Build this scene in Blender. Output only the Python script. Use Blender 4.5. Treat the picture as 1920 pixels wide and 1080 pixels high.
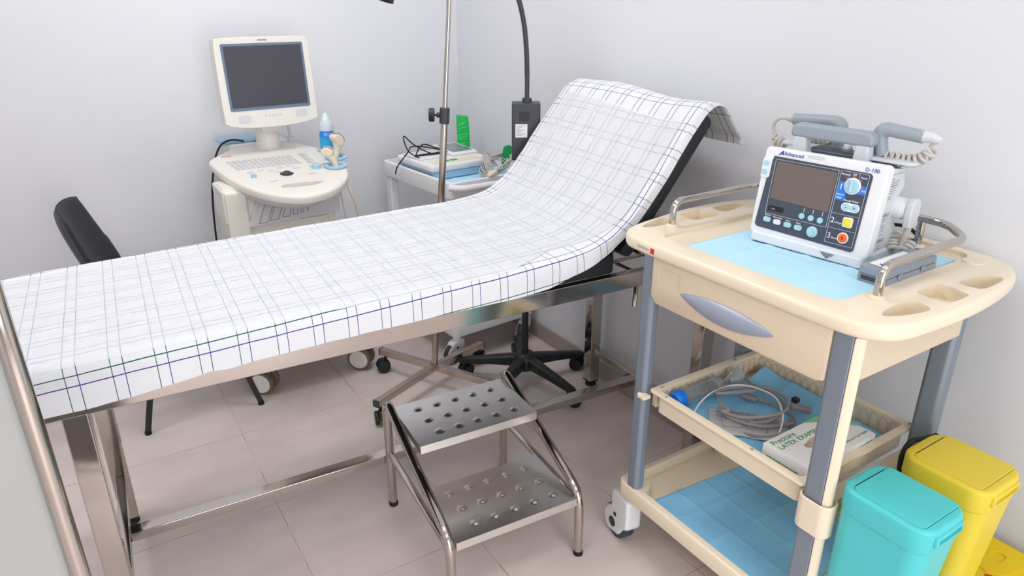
import bpy, bmesh, math, random
from mathutils import Vector, Matrix, noise
random.seed(7)
for o in list(bpy.data.objects): bpy.data.objects.remove(o, do_unlink=True)
SC = bpy.context.scene
COL = SC.collection
PI = math.pi
# ------------------------------------------------------------------ camera, world, lights, exposure
F_PX = 1320.0
pitch = math.atan(540 / F_PX); yaw = math.atan(2235 / 1426)
cam = bpy.data.cameras.new('camera'); cam.sensor_width = 36; cam.lens = F_PX / 1920 * 36; cam.clip_start = .02
camo = bpy.data.objects.new('camera', cam); COL.objects.link(camo)
fh = Vector((math.cos(yaw), math.sin(yaw), 0))
fw = fh * math.cos(pitch) - Vector((0, 0, 1)) * math.sin(pitch)
camo.location = (0, 0, 1.45); camo.rotation_euler = fw.to_track_quat('-Z', 'Y').to_euler()
SC.camera = camo
w = bpy.data.worlds.new('world'); SC.world = w; w.use_nodes = True
w.node_tree.nodes['Background'].inputs[0].default_value = (.8, .85, .9, 1)
w.node_tree.nodes['Background'].inputs[1].default_value = .3
SC.view_settings.view_transform = 'Standard'; SC.view_settings.look = 'None'
SC.view_settings.exposure = 0.22; SC.view_settings.gamma = 1; SC.view_settings.use_curve_mapping = False
LAMP_POS = [(.75, 2.15, 9), (.6, .5, 1.5), (.85, -.9, 1.0), (-.7, 2.1, 5.5), (-.7, .6, 3.0), (-.7, -.9, 2)]
LAMP_COL = (1.0, .992, .99)
for i, (lx, ly, pw) in enumerate(LAMP_POS):
    ld = bpy.data.lights.new('ceiling_lamp_light', 'AREA'); ld.shape = 'SQUARE'; ld.size = .56; ld.energy = pw; ld.color = LAMP_COL
    lo = bpy.data.objects.new('ceiling_lamp_light', ld); COL.objects.link(lo); lo.location = (lx, ly, 2.655)

wl = bpy.data.lights.new('window_fill_light', 'AREA'); wl.shape = 'RECTANGLE'; wl.size = 1.75; wl.size_y = 2.0; wl.energy = 48; wl.color = (.96, .98, 1.0)
wo = bpy.data.objects.new('window_fill_light', wl); COL.objects.link(wo); wo.location = (.1, -1.99, 1.15); wo.rotation_euler = (PI / 2, 0, 0)   # frontal fill light added behind the camera, set in the added window

# ------------------------------------------------------------------ materials
def lin(c):
    r = []
    for x in c[:3]:
        x /= 255.0
        r.append(x / 12.92 if x <= .04045 else ((x + .055) / 1.055) ** 2.4)
    return (r[0], r[1], r[2], 1)
def mat(name, c, rough=.5, metal=0, var=.03, vscale=30, bump=0, bscale=200, coat=0, trans=0, ior=1.45, alpha=1, sss=0):
    m = bpy.data.materials.new(name); m.use_nodes = True
    nt = m.node_tree; b = nt.nodes['Principled BSDF']
    col = lin(c)
    b.inputs['Roughness'].default_value = rough; b.inputs['Metallic'].default_value = metal
    b.inputs['Coat Weight'].default_value = coat; b.inputs['Transmission Weight'].default_value = trans
    b.inputs['IOR'].default_value = ior; b.inputs['Alpha'].default_value = alpha
    tc = nt.nodes.new('ShaderNodeTexCoord')
    n = nt.nodes.new('ShaderNodeTexNoise'); n.inputs['Scale'].default_value = vscale; n.inputs['Detail'].default_value = 3
    nt.links.new(tc.outputs['Object'], n.inputs['Vector'])
    mr = nt.nodes.new('ShaderNodeMapRange'); mr.inputs['To Min'].default_value = 1 - var; mr.inputs['To Max'].default_value = 1 + var
    nt.links.new(n.outputs['Fac'], mr.inputs['Value'])
    mx = nt.nodes.new('ShaderNodeVectorMath'); mx.operation = 'SCALE'; mx.inputs[0].default_value = col[:3]
    nt.links.new(mr.outputs[0], mx.inputs['Scale']); nt.links.new(mx.outputs[0], b.inputs['Base Color'])
    if bump:
        n2 = nt.nodes.new('ShaderNodeTexNoise'); n2.inputs['Scale'].default_value = bscale; n2.inputs['Detail'].default_value = 4
        nt.links.new(tc.outputs['Object'], n2.inputs['Vector'])
        bp = nt.nodes.new('ShaderNodeBump'); bp.inputs['Strength'].default_value = bump; bp.inputs['Distance'].default_value = .002
        nt.links.new(n2.outputs['Fac'], bp.inputs['Height']); nt.links.new(bp.outputs[0], b.inputs['Normal'])
    return m
class NT:
    def __init__(s, m): s.t = m.node_tree
    def math(s, op, a, b=None):
        n = s.t.nodes.new('ShaderNodeMath'); n.operation = op
        for i, v in enumerate((a, b)):
            if v is None: continue
            if isinstance(v, (int, float)): n.inputs[i].default_value = v
            else: s.t.links.new(v, n.inputs[i])
        return n.outputs[0]
    def mix(s, fac, a, b):
        n = s.t.nodes.new('ShaderNodeMix'); n.data_type = 'RGBA'
        for k, v in ((0, fac), (6, a), (7, b)):
            if isinstance(v, (int, float, tuple)): n.inputs[k].default_value = v
            else: s.t.links.new(v, n.inputs[k])
        return n.outputs[2]
    def band(s, x, off, P, wd):
        return s.math('LESS_THAN', s.math('FRACT', s.math('DIVIDE', s.math('ADD', x, -off + 100 * P), P)), wd / P)

WALL = mat('wall_paint', (222, 223, 228), .75, var=.012, vscale=3, bump=.12, bscale=60)
CEIL = mat('ceiling_paint', (240, 240, 240), .9)
CHROME = mat('polished_steel', (196, 189, 182), .09, 1, var=.03, vscale=8)
BRUSH = mat('brushed_steel', (236, 233, 230), .31, 1, var=.06, vscale=25, bump=.06, bscale=90)
RAILM = mat('rail_steel', (190, 182, 176), .13, 1, var=.04, vscale=10)
IVM = mat('stand_steel', (196, 184, 173), .24, 1, var=.05)
BLACKV = mat('black_vinyl', (30, 33, 36), .55, bump=.4, bscale=350)
BLACKP = mat('black_plastic', (34, 35, 38), .42, bump=.1)
DARKP = mat('dark_grey_plastic', (62, 64, 70), .45)
RUB = mat('black_rubber', (28, 28, 29), .7)
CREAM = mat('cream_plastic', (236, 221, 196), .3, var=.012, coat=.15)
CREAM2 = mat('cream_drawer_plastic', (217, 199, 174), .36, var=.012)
GREYAL = mat('grey_blue_aluminium', (134, 144, 156), .36, .35, var=.03)
GREYH = mat('grey_handle_plastic', (160, 167, 184), .35, .25)
WHITEP = mat('white_plastic', (233, 233, 236), .35)
OFFW = mat('offwhite_plastic', (226, 222, 214), .38, var=.015)
OFFW2 = mat('grey_white_plastic', (208, 206, 210), .45)
LBLUE = mat('light_blue_plastic', (160, 196, 222), .4)
TEAL = mat('teal_plastic', (82, 200, 202), .38, var=.015)
YELL = mat('yellow_plastic', (224, 200, 60), .38, var=.015)
YELLC = mat('yellow_card', (240, 205, 10), .5, var=.02)
CORD = mat('grey_cord', (196, 191, 184), .45)
CORDG = mat('grey_cable', (158, 152, 152), .45)
ORANGE = mat('orange_plastic', (250, 110, 30), .4)
YBTN = mat('yellow_button', (238, 222, 70), .4)
AQUA = mat('aqua_plastic', (170, 212, 224), .35)
SLATE = mat('slate_panel', (72, 78, 92), .4)
BLUEP = mat('blue_print', (36, 130, 226), .4)
INK = mat('navy_ink', (40, 70, 160), .5)
INKW = mat('white_ink', (238, 240, 244), .5)
INKG = mat('green_ink', (30, 135, 70), .5)
INKK = mat('dark_ink', (70, 74, 82), .5)
RED = mat('red_ink', (206, 30, 66), .5)
DEFG = mat('grey_paddle_plastic', (150, 160, 168), .42)
DEFB = mat('battery_grey_plastic', (136, 146, 158), .42)
SIDEG = mat('pale_grey_plastic', (208, 212, 216), .45)
SCRN = mat('defibrillator_screen', (112, 100, 95), .12, coat=.3)
SCRD = mat('monitor_screen', (66, 66, 74), .16, coat=.2)
BEZ = mat('slate_bezel', (104, 122, 144), .4)
GRN = mat('green_foil', (0, 190, 80), .35)
GRN2 = mat('green_rubber', (10, 160, 80), .45)
CARDW = mat('white_card', (238, 236, 234), .5)
SKIN = mat('latex', (188, 165, 145), .6)
PACK = mat('silver_packet', (205, 205, 208), .4, .2, bump=.5, bscale=60)
CLEAR = mat('clear_plastic', (240, 247, 252), .08, trans=.92, ior=1.25)
CLEAR2 = mat('frosted_silicone', (225, 232, 236), .3, trans=.7, ior=1.3)
GEL = mat('blue_gel', (60, 178, 232), .15, trans=.1, ior=1.33)
FABG = mat('screen_fabric', (166, 166, 164), .85, bump=.2, bscale=500)
PROBE = mat('probe_plastic', (226, 214, 192), .4)
BRIGHTB = mat('blue_cap_plastic', (10, 125, 235), .35)
EMIT = bpy.data.materials.new('lamp_diffuser'); EMIT.use_nodes = True
_b = EMIT.node_tree.nodes['Principled BSDF']; _b.inputs['Emission Color'].default_value = (1, .98, .96, 1); _b.inputs['Emission Strength'].default_value = 3.0

# floor tiles
TILE = .4495; TX = .337; TY = .9905 + .4495
FLOORM = mat('grey_floor_tiles', (168, 158, 155), .42, var=.05, vscale=5, bump=.05)
def floor_nodes():
    nt = FLOORM.node_tree; h = NT(FLOORM); b = nt.nodes['Principled BSDF']
    tc = nt.nodes.new('ShaderNodeTexCoord'); sp = nt.nodes.new('ShaderNodeSeparateXYZ'); nt.links.new(tc.outputs['Object'], sp.inputs[0])
    gx = h.band(sp.outputs[0], TX - .0015, TILE, .003); gy = h.band(sp.outputs[1], TY - .0015, TILE, .003)
    g = h.math('MAXIMUM', gx, gy)
    n1 = nt.nodes.new('ShaderNodeTexNoise'); n1.inputs['Scale'].default_value = 3.2; n1.inputs['Detail'].default_value = 9; n1.inputs['Roughness'].default_value = .62
    mp = nt.nodes.new('ShaderNodeMapping'); mp.inputs['Scale'].default_value = (1, 1.8, 1); nt.links.new(tc.outputs['Object'], mp.inputs[0]); nt.links.new(mp.outputs[0], n1.inputs['Vector'])
    wn = nt.nodes.new('ShaderNodeTexWhiteNoise'); wn.noise_dimensions = '2D'
    cb = nt.nodes.new('ShaderNodeCombineXYZ')
    nt.links.new(h.math('FLOOR', h.math('DIVIDE', h.math('ADD', sp.outputs[0], -TX), TILE)), cb.inputs[0])
    nt.links.new(h.math('FLOOR', h.math('DIVIDE', h.math('ADD', sp.outputs[1], -TY), TILE)), cb.inputs[1]); nt.links.new(cb.outputs[0], wn.inputs['Vector'])
    tfac = h.math('ADD', h.math('MULTIPLY', n1.outputs['Fac'], 1.3), h.math('MULTIPLY', wn.outputs['Value'], .16))
    tfac = h.math('ADD', tfac, -.23)
    base = h.mix(tfac, lin((204, 190, 186)), lin((242, 228, 222)))
    gm = h.mix(h.math('MINIMUM', h.math('MAXIMUM', h.math('ADD', h.math('MULTIPLY', n1.outputs['Fac'], 5.0), -2.1), 0.0), 1.0), lin((228, 205, 180)), lin((176, 148, 122)))
    col = h.mix(g, base, gm)
    nt.links.new(col, b.inputs['Base Color'])
floor_nodes()
BASEB = mat('grey_skirting_tile', (170, 158, 152), .4, var=.08, vscale=6)

# checked cotton sheet
SHEETM = mat('checked_cotton', (238, 239, 242), .8, var=.01, bump=.15, bscale=900)
def sheet_nodes():
    nt = SHEETM.node_tree; h = NT(SHEETM); b = nt.nodes['Principled BSDF']
    uv = nt.nodes.new('ShaderNodeUVMap'); sp = nt.nodes.new('ShaderNodeSeparateXYZ'); nt.links.new(uv.outputs[0], sp.inputs[0])
    P = .0775; wd = .0015
    gr = h.math('MAXIMUM', h.band(sp.outputs[0], .002, P, wd), h.band(sp.outputs[1], .0215, P, .0023))
    bl = h.math('MAXIMUM', h.band(sp.outputs[0], .0235, P, wd), h.band(sp.outputs[1], .0435, P, .0023))
    c = h.mix(gr, lin((226, 227, 231)), lin((20, 92, 78))); c = h.mix(bl, c, lin((44, 36, 132)))
    nt.links.new(c, b.inputs['Base Color'])
sheet_nodes()
PAPERM = bpy.data.materials.new('nonwoven_paper'); PAPERM.use_nodes = True
def paper_nodes():
    nt = PAPERM.node_tree; b = nt.nodes['Principled BSDF']; out = nt.nodes['Material Output']
    b.inputs['Base Color'].default_value = lin((240, 242, 246)); b.inputs['Roughness'].default_value = .85
    tc = nt.nodes.new('ShaderNodeTexCoord'); n = nt.nodes.new('ShaderNodeTexNoise'); n.inputs['Scale'].default_value = 300; nt.links.new(tc.outputs['Object'], n.inputs['Vector'])
    bp = nt.nodes.new('ShaderNodeBump'); bp.inputs['Strength'].default_value = .25; bp.inputs['Distance'].default_value = .001; nt.links.new(n.outputs['Fac'], bp.inputs['Height']); nt.links.new(bp.outputs[0], b.inputs['Normal'])
    tr = nt.nodes.new('ShaderNodeBsdfTransparent'); mx = nt.nodes.new('ShaderNodeMixShader')
    n3 = nt.nodes.new('ShaderNodeTexNoise'); n3.inputs['Scale'].default_value = 14; nt.links.new(tc.outputs['Object'], n3.inputs['Vector'])
    mr = nt.nodes.new('ShaderNodeMapRange'); mr.inputs['From Min'].default_value = .3; mr.inputs['From Max'].default_value = .7; mr.inputs['To Min'].default_value = .42; mr.inputs['To Max'].default_value = .53
    nt.links.new(n3.outputs['Fac'], mr.inputs['Value']); nt.links.new(mr.outputs[0], mx.inputs[0]); nt.links.new(tr.outputs[0], mx.inputs[1]); nt.links.new(b.outputs[0], mx.inputs[2]); nt.links.new(mx.outputs[0], out.inputs[0])
paper_nodes()
# blue absorbent pad with fold creases
def pad_mat(name, c):
    m = mat(name, c, .7, var=.03, vscale=12, bump=.35, bscale=120)
    return m
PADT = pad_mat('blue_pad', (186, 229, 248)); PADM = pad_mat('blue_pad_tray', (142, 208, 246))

# ------------------------------------------------------------------ geometry helpers
V = Vector
def I4(): return Matrix.Identity(4)
class G:
    def __init__(s): s.b = bmesh.new()
    def _add(s, vs, fs, M=None):
        v = [s.b.verts.new(M @ V(p) if M else V(p)) for p in vs]
        for f in fs:
            try: s.b.faces.new([v[i] for i in f])
            except ValueError: pass
        return s
    def box(s, x0, x1, y0, y1, z0, z1, M=None):
        vs = [(x, y, z) for z in (z0, z1) for y in (y0, y1) for x in (x0, x1)]
        return s._add(vs, [(0, 2, 3, 1), (4, 5, 7, 6), (0, 1, 5, 4), (2, 6, 7, 3), (0, 4, 6, 2), (1, 3, 7, 5)], M)
    def bar(s, p0, p1, wd, ht, up=(0, 0, 1)):
        p0 = V(p0); p1 = V(p1); d = (p1 - p0); L = d.length; d.normalize(); u = V(up); sx = d.cross(u).normalized(); u = sx.cross(d).normalized()
        M = Matrix((( d.x, sx.x, u.x, p0.x), (d.y, sx.y, u.y, p0.y), (d.z, sx.z, u.z, p0.z), (0, 0, 0, 1)))
        return s.box(0, L, -wd / 2, wd / 2, -ht / 2, ht / 2, M)
    def tube(s, pts, r, n=12, closed=False, caps=True, sy=1.0):
        pts = [V(p) for p in pts]; m = len(pts); rr = r if isinstance(r, (list, tuple)) else [r] * m
        T = []
        for i in range(m):
            a = pts[(i - 1) % m] if (closed or i > 0) else pts[i]; b = pts[(i + 1) % m] if (closed or i < m - 1) else pts[i]
            t = (b - a); T.append(t.normalized() if t.length > 1e-9 else V((0, 0, 1)))
        t0 = T[0]; u = t0.cross(V((0, 0, 1)));
        if u.length < .05: u = t0.cross(V((1, 0, 0)))
        u.normalize(); rings = []
        for i in range(m):
            t = T[i]; u = (u - t * u.dot(t)).normalized(); v = t.cross(u)
            rings.append([s.b.verts.new(pts[i] + (u * math.cos(2 * PI * k / n) + v * sy * math.sin(2 * PI * k / n)) * rr[i]) for k in range(n)])
        for i in range(m if closed else m - 1):
            A = rings[i]; B = rings[(i + 1) % m]
            for k in range(n):
                try: s.b.faces.new((A[k], A[(k + 1) % n], B[(k + 1) % n], B[k]))
                except ValueError: pass
        if caps and not closed:
            s.b.faces.new(rings[0][::-1]); s.b.faces.new(rings[-1])
        return s
    def cyl(s, p0, p1, r, r1=None, n=24):
        return s.tube([p0, p1], [r, r if r1 is None else r1], n)
    def prism(s, pts, a, b, plane='xy', M=None):
        f = {'xy': lambda p, h: (p[0], p[1], h), 'xz': lambda p, h: (p[0], h, p[1]), 'yz': lambda p, h: (h, p[0], p[1])}[plane]
        n = len(pts); vs = [f(p, a) for p in pts] + [f(p, b) for p in pts]
        fs = [tuple(range(n - 1, -1, -1)), tuple(range(n, 2 * n))] + [(i, (i + 1) % n, n + (i + 1) % n, n + i) for i in range(n)]
        return s._add(vs, fs, M)
    def lathe(s, prof, c=(0, 0, 0), n=28, M=None):
        rings = []
        for r, z in prof:
            ring = []
            for k in range(n):
                p = V((r * math.cos(2 * PI * k / n), r * math.sin(2 * PI * k / n), z)); p = (M @ p) if M else p
                ring.append(s.b.verts.new(p + V(c)))
            rings.append(ring)
        for A, B in zip(rings, rings[1:]):
            for k in range(n): s.b.faces.new((A[k], A[(k + 1) % n], B[(k + 1) % n], B[k]))
        if prof[0][0] > 1e-4: s.b.faces.new(rings[0][::-1])
        if prof[-1][0] > 1e-4: s.b.faces.new(rings[-1])
        return s
    def ball(s, c, r, sc=(1, 1, 1), n=16, M=None):
        m = Matrix.Translation(V(c)) @ (M or I4()) @ Matrix.Diagonal((sc[0], sc[1], sc[2], 1))
        bmesh.ops.create_uvsphere(s.b, u_segments=n, v_segments=n // 2, radius=r, matrix=m); return s
    def grid(s, fn, nu, nv, uvfn=None, closeu=False):
        g = [[s.b.verts.new(V(fn(i / (nu - 1), j / (nv - 1)))) for j in range(nv)] for i in range(nu)]
        lay = s.b.loops.layers.uv.verify() if uvfn else None
        for i in range(nu - 1):
            for j in range(nv - 1):
                f = s.b.faces.new((g[i][j], g[i + 1][j], g[i + 1][j + 1], g[i][j + 1]))
                if lay:
                    for l, (a, b) in zip(f.loops, ((i, j), (i + 1, j), (i + 1, j + 1), (i, j + 1))):
                        l[lay].uv = uvfn(a / (nu - 1), b / (nv - 1))
        return s
    def xf(s, M): bmesh.ops.transform(s.b, matrix=M, verts=s.b.verts); return s

def finish_mesh(g, name, sharp=35):
    me = bpy.data.meshes.new(name)
    bmesh.ops.remove_doubles(g.b, verts=g.b.verts, dist=1e-6)
    bmesh.ops.recalc_face_normals(g.b, faces=g.b.faces)
    for f in g.b.faces: f.smooth = True
    g.b.to_mesh(me); g.b.free()
    if sharp: me.set_sharp_from_angle(angle=math.radians(sharp))
    return me
RM = {}
def thing(name, label, cat, loc=(0, 0, 0), rz=0, group=None):
    o = bpy.data.objects.new(name, None); COL.objects.link(o); o.location = loc; o.rotation_euler = (0, 0, rz); o.empty_display_size = .05
    o['label'] = label; o['category'] = cat
    if group: o['group'] = group
    RM[o.name] = (Matrix.Translation(V(loc)) @ Matrix.Rotation(rz, 4, 'Z')).inverted()
    return o
def rootof(o):
    while o.parent: o = o.parent
    return o
def part(name, g, m, parent, world=False, bevel=0, seg=3, sharp=35, label=None, solid=0, sub=0):
    if world: g.xf(RM[rootof(parent).name])
    me = finish_mesh(g, name, sharp); o = bpy.data.objects.new(name, me); COL.objects.link(o); me.materials.append(m)
    if parent: o.parent = parent
    if solid:
        md = o.modifiers.new('solid', 'SOLIDIFY'); md.thickness = solid; md.offset = -1
    if sub:
        md = o.modifiers.new('sub', 'SUBSURF'); md.levels = sub; md.render_levels = sub
    if bevel:
        md = o.modifiers.new('bevel', 'BEVEL'); md.width = bevel; md.segments = seg; md.limit_method = 'ANGLE'; md.angle_limit = math.radians(35)
        md.harden_normals = False
        wn = o.modifiers.new('wn', 'WEIGHTED_NORMAL'); wn.keep_sharp = False
        for e in me.edges: e.use_edge_sharp = False
    if label: o['label'] = label
    return o
def solo(name, g, m, label, cat, group=None, **k):
    o = part(name, g, m, None, **k); o['label'] = label; o['category'] = cat
    if group: o['group'] = group
    return o
def struct(name, g, m, **k):
    o = part(name, g, m, None, **k); o['kind'] = 'structure'; return o
def cutmesh(g, cutters, bevel=0, seg=3, ang=35):
    """bevel the base, subtract the cutters, hand back a new builder"""
    base = bpy.data.objects.new('tmp', finish_mesh(g, 'tmp', 0)); COL.objects.link(base)
    if bevel:
        md = base.modifiers.new('b', 'BEVEL'); md.width = bevel; md.segments = seg; md.limit_method = 'ANGLE'; md.angle_limit = math.radians(ang)
    tmp = [base]
    for c in cutters:
        co = bpy.data.objects.new('tmpc', finish_mesh(c, 'tmpc', 0)); COL.objects.link(co); tmp.append(co)
        md = base.modifiers.new('c', 'BOOLEAN'); md.operation = 'DIFFERENCE'; md.object = co; md.solver = 'EXACT'
    dg = bpy.context.evaluated_depsgraph_get(); dg.update()
    me = bpy.data.meshes.new_from_object(base.evaluated_get(dg))
    r = G(); r.b.from_mesh(me)
    for o in tmp: bpy.data.objects.remove(o, do_unlink=True)
    bpy.data.meshes.remove(me)
    return r
def text(body, size, origin, xd, yd, m, parent, name='lettering', align='LEFT', world=False, ext=.0003, sx=1.0, shear=0):
    cu = bpy.data.curves.new('t', 'FONT'); cu.body = body; cu.size = size; cu.extrude = ext; cu.align_x = align; cu.resolution_u = 3; cu.shear = shear
    o = bpy.data.objects.new('t', cu); COL.objects.link(o)
    dg = bpy.context.evaluated_depsgraph_get(); dg.update(); me = bpy.data.meshes.new_from_object(o.evaluated_get(dg))
    bpy.data.objects.remove(o, do_unlink=True); bpy.data.curves.remove(cu)
    g = G(); g.b.from_mesh(me); bpy.data.meshes.remove(me)
    x = V(xd).normalized(); y = V(yd).normalized(); z = x.cross(y).normalized(); y = z.cross(x)
    M = Matrix(((x.x * sx, y.x, z.x, origin[0]), (x.y * sx, y.y, z.y, origin[1]), (x.z * sx, y.z, z.z, origin[2]), (0, 0, 0, 1)))
    g.xf(M)
    return part(name, g, m, parent, world=world)
def fillet(pts, r, n=6):
    pts = [V(p) for p in pts]; out = [pts[0]]
    for i in range(1, len(pts) - 1):
        a, b, c = pts[i - 1], pts[i], pts[i + 1]; rr = r[i - 1] if isinstance(r, (list, tuple)) else r
        d1 = (a - b); d2 = (c - b); t = min(rr, d1.length * .49, d2.length * .49)
        p = b + d1.normalized() * t; q = b + d2.normalized() * t
        for k in range(n + 1):
            u = k / n; out.append(p * (1 - u) ** 2 + b * 2 * u * (1 - u) + q * u * u)
    out.append(pts[-1]); return out
def smooth(pts, n=8, closed=False):
    pts = [V(p) for p in pts]; m = len(pts); out = []
    rng = range(m if closed else m - 1)
    for i in rng:
        P = [pts[(i + k) % m] if closed else pts[min(max(i + k, 0), m - 1)] for k in (-1, 0, 1, 2)]
        for k in range(n):
            t = k / n
            out.append(.5 * ((2 * P[1]) + (P[2] - P[0]) * t + (2 * P[0] - 5 * P[1] + 4 * P[2] - P[3]) * t * t + (3 * P[1] - P[0] - 3 * P[2] + P[3]) * t ** 3))
    if not closed: out.append(pts[-1])
    return out
def rrect(x0, x1, y0, y1, r, n=5):
    out = []
    for cx, cy, a in ((x1 - r, y1 - r, 0), (x0 + r, y1 - r, 90), (x0 + r, y0 + r, 180), (x1 - r, y0 + r, 270)):
        for k in range(n + 1):
            t = math.radians(a + 90 * k / n); out.append((cx + r * math.cos(t), cy + r * math.sin(t)))
    return out
def coil(path, R, turns, per=14):
    pts = smooth(path, 10); L = [0]
    for a, b in zip(pts, pts[1:]): L.append(L[-1] + (b - a).length)
    out = []; N = int(turns * per); u = None
    for i in range(N + 1):
        d = L[-1] * i / N; k = 0
        while k < len(L) - 2 and L[k + 1] < d: k += 1
        t = (d - L[k]) / max(L[k + 1] - L[k], 1e-9); p = pts[k].lerp(pts[k + 1], t); tg = (pts[k + 1] - pts[k]).normalized()
        if u is None:
            u = tg.cross(V((0, 0, 1)));
            if u.length < .1: u = tg.cross(V((1, 0, 0)))
        u = (u - tg * u.dot(tg)).normalized(); v = tg.cross(u); a = 2 * PI * turns * i / N
        out.append(p + (u * math.cos(a) + v * math.sin(a)) * R)
    return out

# ------------------------------------------------------------------ room
XL, XR, YF, YB, ZC = -2.0, 1.69, -2.0, 3.135, 2.7
struct('floor', G().box(XL - .1, XR + .1, YF - .1, YB + .1, -.1, 0), FLOORM)
struct('ceiling', G().box(XL - .1, XR + .1, YF - .1, YB + .1, ZC, ZC + .1), CEIL)
struct('wall_back', G().box(XL - .1, XR + .1, YB, YB + .1, 0, ZC), WALL)
struct('wall_right', G().box(XR, XR + .1, YF, YB, 0, ZC), WALL)
WALLB = mat('grey_wall_paint', (216, 215, 216), .7, var=.012, vscale=3)
struct('wall_left', G().box(XL - .1, XL, YF, YB, 0, ZC), WALLB)
struct('wall_front', cutmesh(G().box(XL, XR, YF - .1, YF, 0, ZC), [G().box(-.8, 1.0, YF - .2, YF + .1, .1, 2.2)]), WALLB)  # opening cut for the added fill window
wf = G().box(-.84, 1.04, YF - .06, YF + .01, .06, .1).box(-.84, 1.04, YF - .06, YF + .01, 2.2, 2.24).box(-.84, -.8, YF - .06, YF + .01, .1, 2.2).box(1.0, 1.04, YF - .06, YF + .01, .1, 2.2).box(.08, .12, YF - .05, YF, .1, 2.2)
wn_ = struct('fill_window_1', wf, WHITEP)  # unseen window, added to carry the fill light behind the camera
part('fill_window_pane', G().box(-.8, 1.0, YF - .032, YF - .028, .1, 2.2), CLEAR, wn_)
struct('baseboard_back', G().box(XL, XR - .01, YB - .01, YB, 0, .075), BASEB, bevel=.001, seg=1)
struct('baseboard_right', G().box(XR - .01, XR, YF, YB, 0, .075), BASEB, bevel=.001, seg=1)
for i, (lx, ly, pw) in enumerate(LAMP_POS):
    t = thing('ceiling_light', 'square white ceiling light panel, ' + ['above the infusion stand', 'over the cart side in the middle row', 'over the cart side nearest the front wall', 'nearest the visitor chair', 'nearest the privacy screen', 'over the entrance side nearest the front wall'][i], 'ceiling light', (lx, ly, 2.66), 0, 'ceiling light panels')
    part('frame', cutmesh(G().box(-.31, .31, -.31, .31, 0, .04), [G().box(-.285, .285, -.285, .285, -.01, .02)]), WHITEP, t)
    part('diffuser', G().box(-.284, .284, -.284, .284, .012, .02), EMIT, t)
# ------------------------------------------------------------------ examination couch
TH = -.057; BPX, BPY = -.052, 2.041
couch = thing('examination_couch', 'stainless steel examination couch with black cushions and raised backrest', 'examination couch', (BPX, BPY, 0), TH)
def bl(u, v, z): return V((u, -v, z))       # couch-local point
for u, v in ((0, 0), (1.676, 0), (0, .584), (1.676, .584)):
    lg = part('leg', G().box(u - .023, u + .023, -v - .023, -v + .023, .025, .706), CHROME, couch, bevel=.003, seg=2)
    part('foot', G().lathe([(.012, .03), (.012, .018), (.021, .012), (.022, 0)][::-1], (u, -v, 0), 16).box(u - .022, u + .022, -v - .022, -v + .022, .02, .028), RUB, lg)
def hol(g): return g
part('side_rail', G().box(-.16, 1.76, -.612, -.587, .706, .752), RAILM, couch, bevel=.002, seg=2)
part('side_rail', G().box(-.16, 1.76, .0, .025, .706, .752), RAILM, couch, bevel=.002, seg=2)
for u0 in (-.16, 1.735):
    part('end_rail', G().box(u0, u0 + .025, -.587, 0, .706, .752), RAILM, couch, bevel=.002, seg=2)
for u0 in (-.012, 1.664):
    part('lower_end_rail', G().box(u0, u0 + .025, -.561, -.023, .15, .178), CHROME, couch, bevel=.002, seg=2)
part('stretcher', G().box(.013, 1.664, -.30, -.262, .15, .176), CHROME, couch, bevel=.002, seg=2)
def cushion(L, W, T, r, M, wob=0):
    g = G(); g.prism(rrect(0, L, 0, W, .02, 4), 0, T, M=M); return g
part('seat_cushion', G().prism([(-.155, -.605), (1.288, -.600), (1.30, -.585), (1.30, .045), (1.288, .06), (-.155, -.062)], .755, .811), BLACKV, couch, bevel=.012, seg=4)
ang = math.atan2(.355, .265)
MB_ = Matrix.Translation((1.312, -.6, .812)) @ Matrix.Rotation(-ang, 4, 'Y') @ Matrix.Translation((0, 0, -.042))
part('backrest_cushion', cushion(.445, .640, .040, .02, MB_), BLACKV, couch, bevel=.012, seg=4)
bf = G()
for v in (.08, .5):
    bf.bar(V((1.33, -v, .755)), V((1.33 + .26, -v, .755 + .348)), .02, .02)
bf.bar(V((1.40, -.08, .84)), V((1.40, -.5, .84)), .02, .02)
part('backrest_frame', bf, CHROME, couch)
rt = G()
for v in (.12, .47):
    rt.tube([(1.42, -v, .86), (1.50, -v, .735)], .007, 10).tube([(1.50, -v, .735), (1.24, -v, .728)], .006, 10)
rt.tube([(1.50, -.02, .735), (1.50, -.60, .735)], .007, 10)
part('support_strut', rt, CHROME, couch)
part('tilt_lever', G().tube(fillet([(1.46, -.35, .69), (1.46, -.50, .69), (1.43, -.53, .60)], .01), .007, 10).tube([(1.46, -.35, .69), (1.46, -.35, .71)], .006, 8), CHROME, couch)
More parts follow.
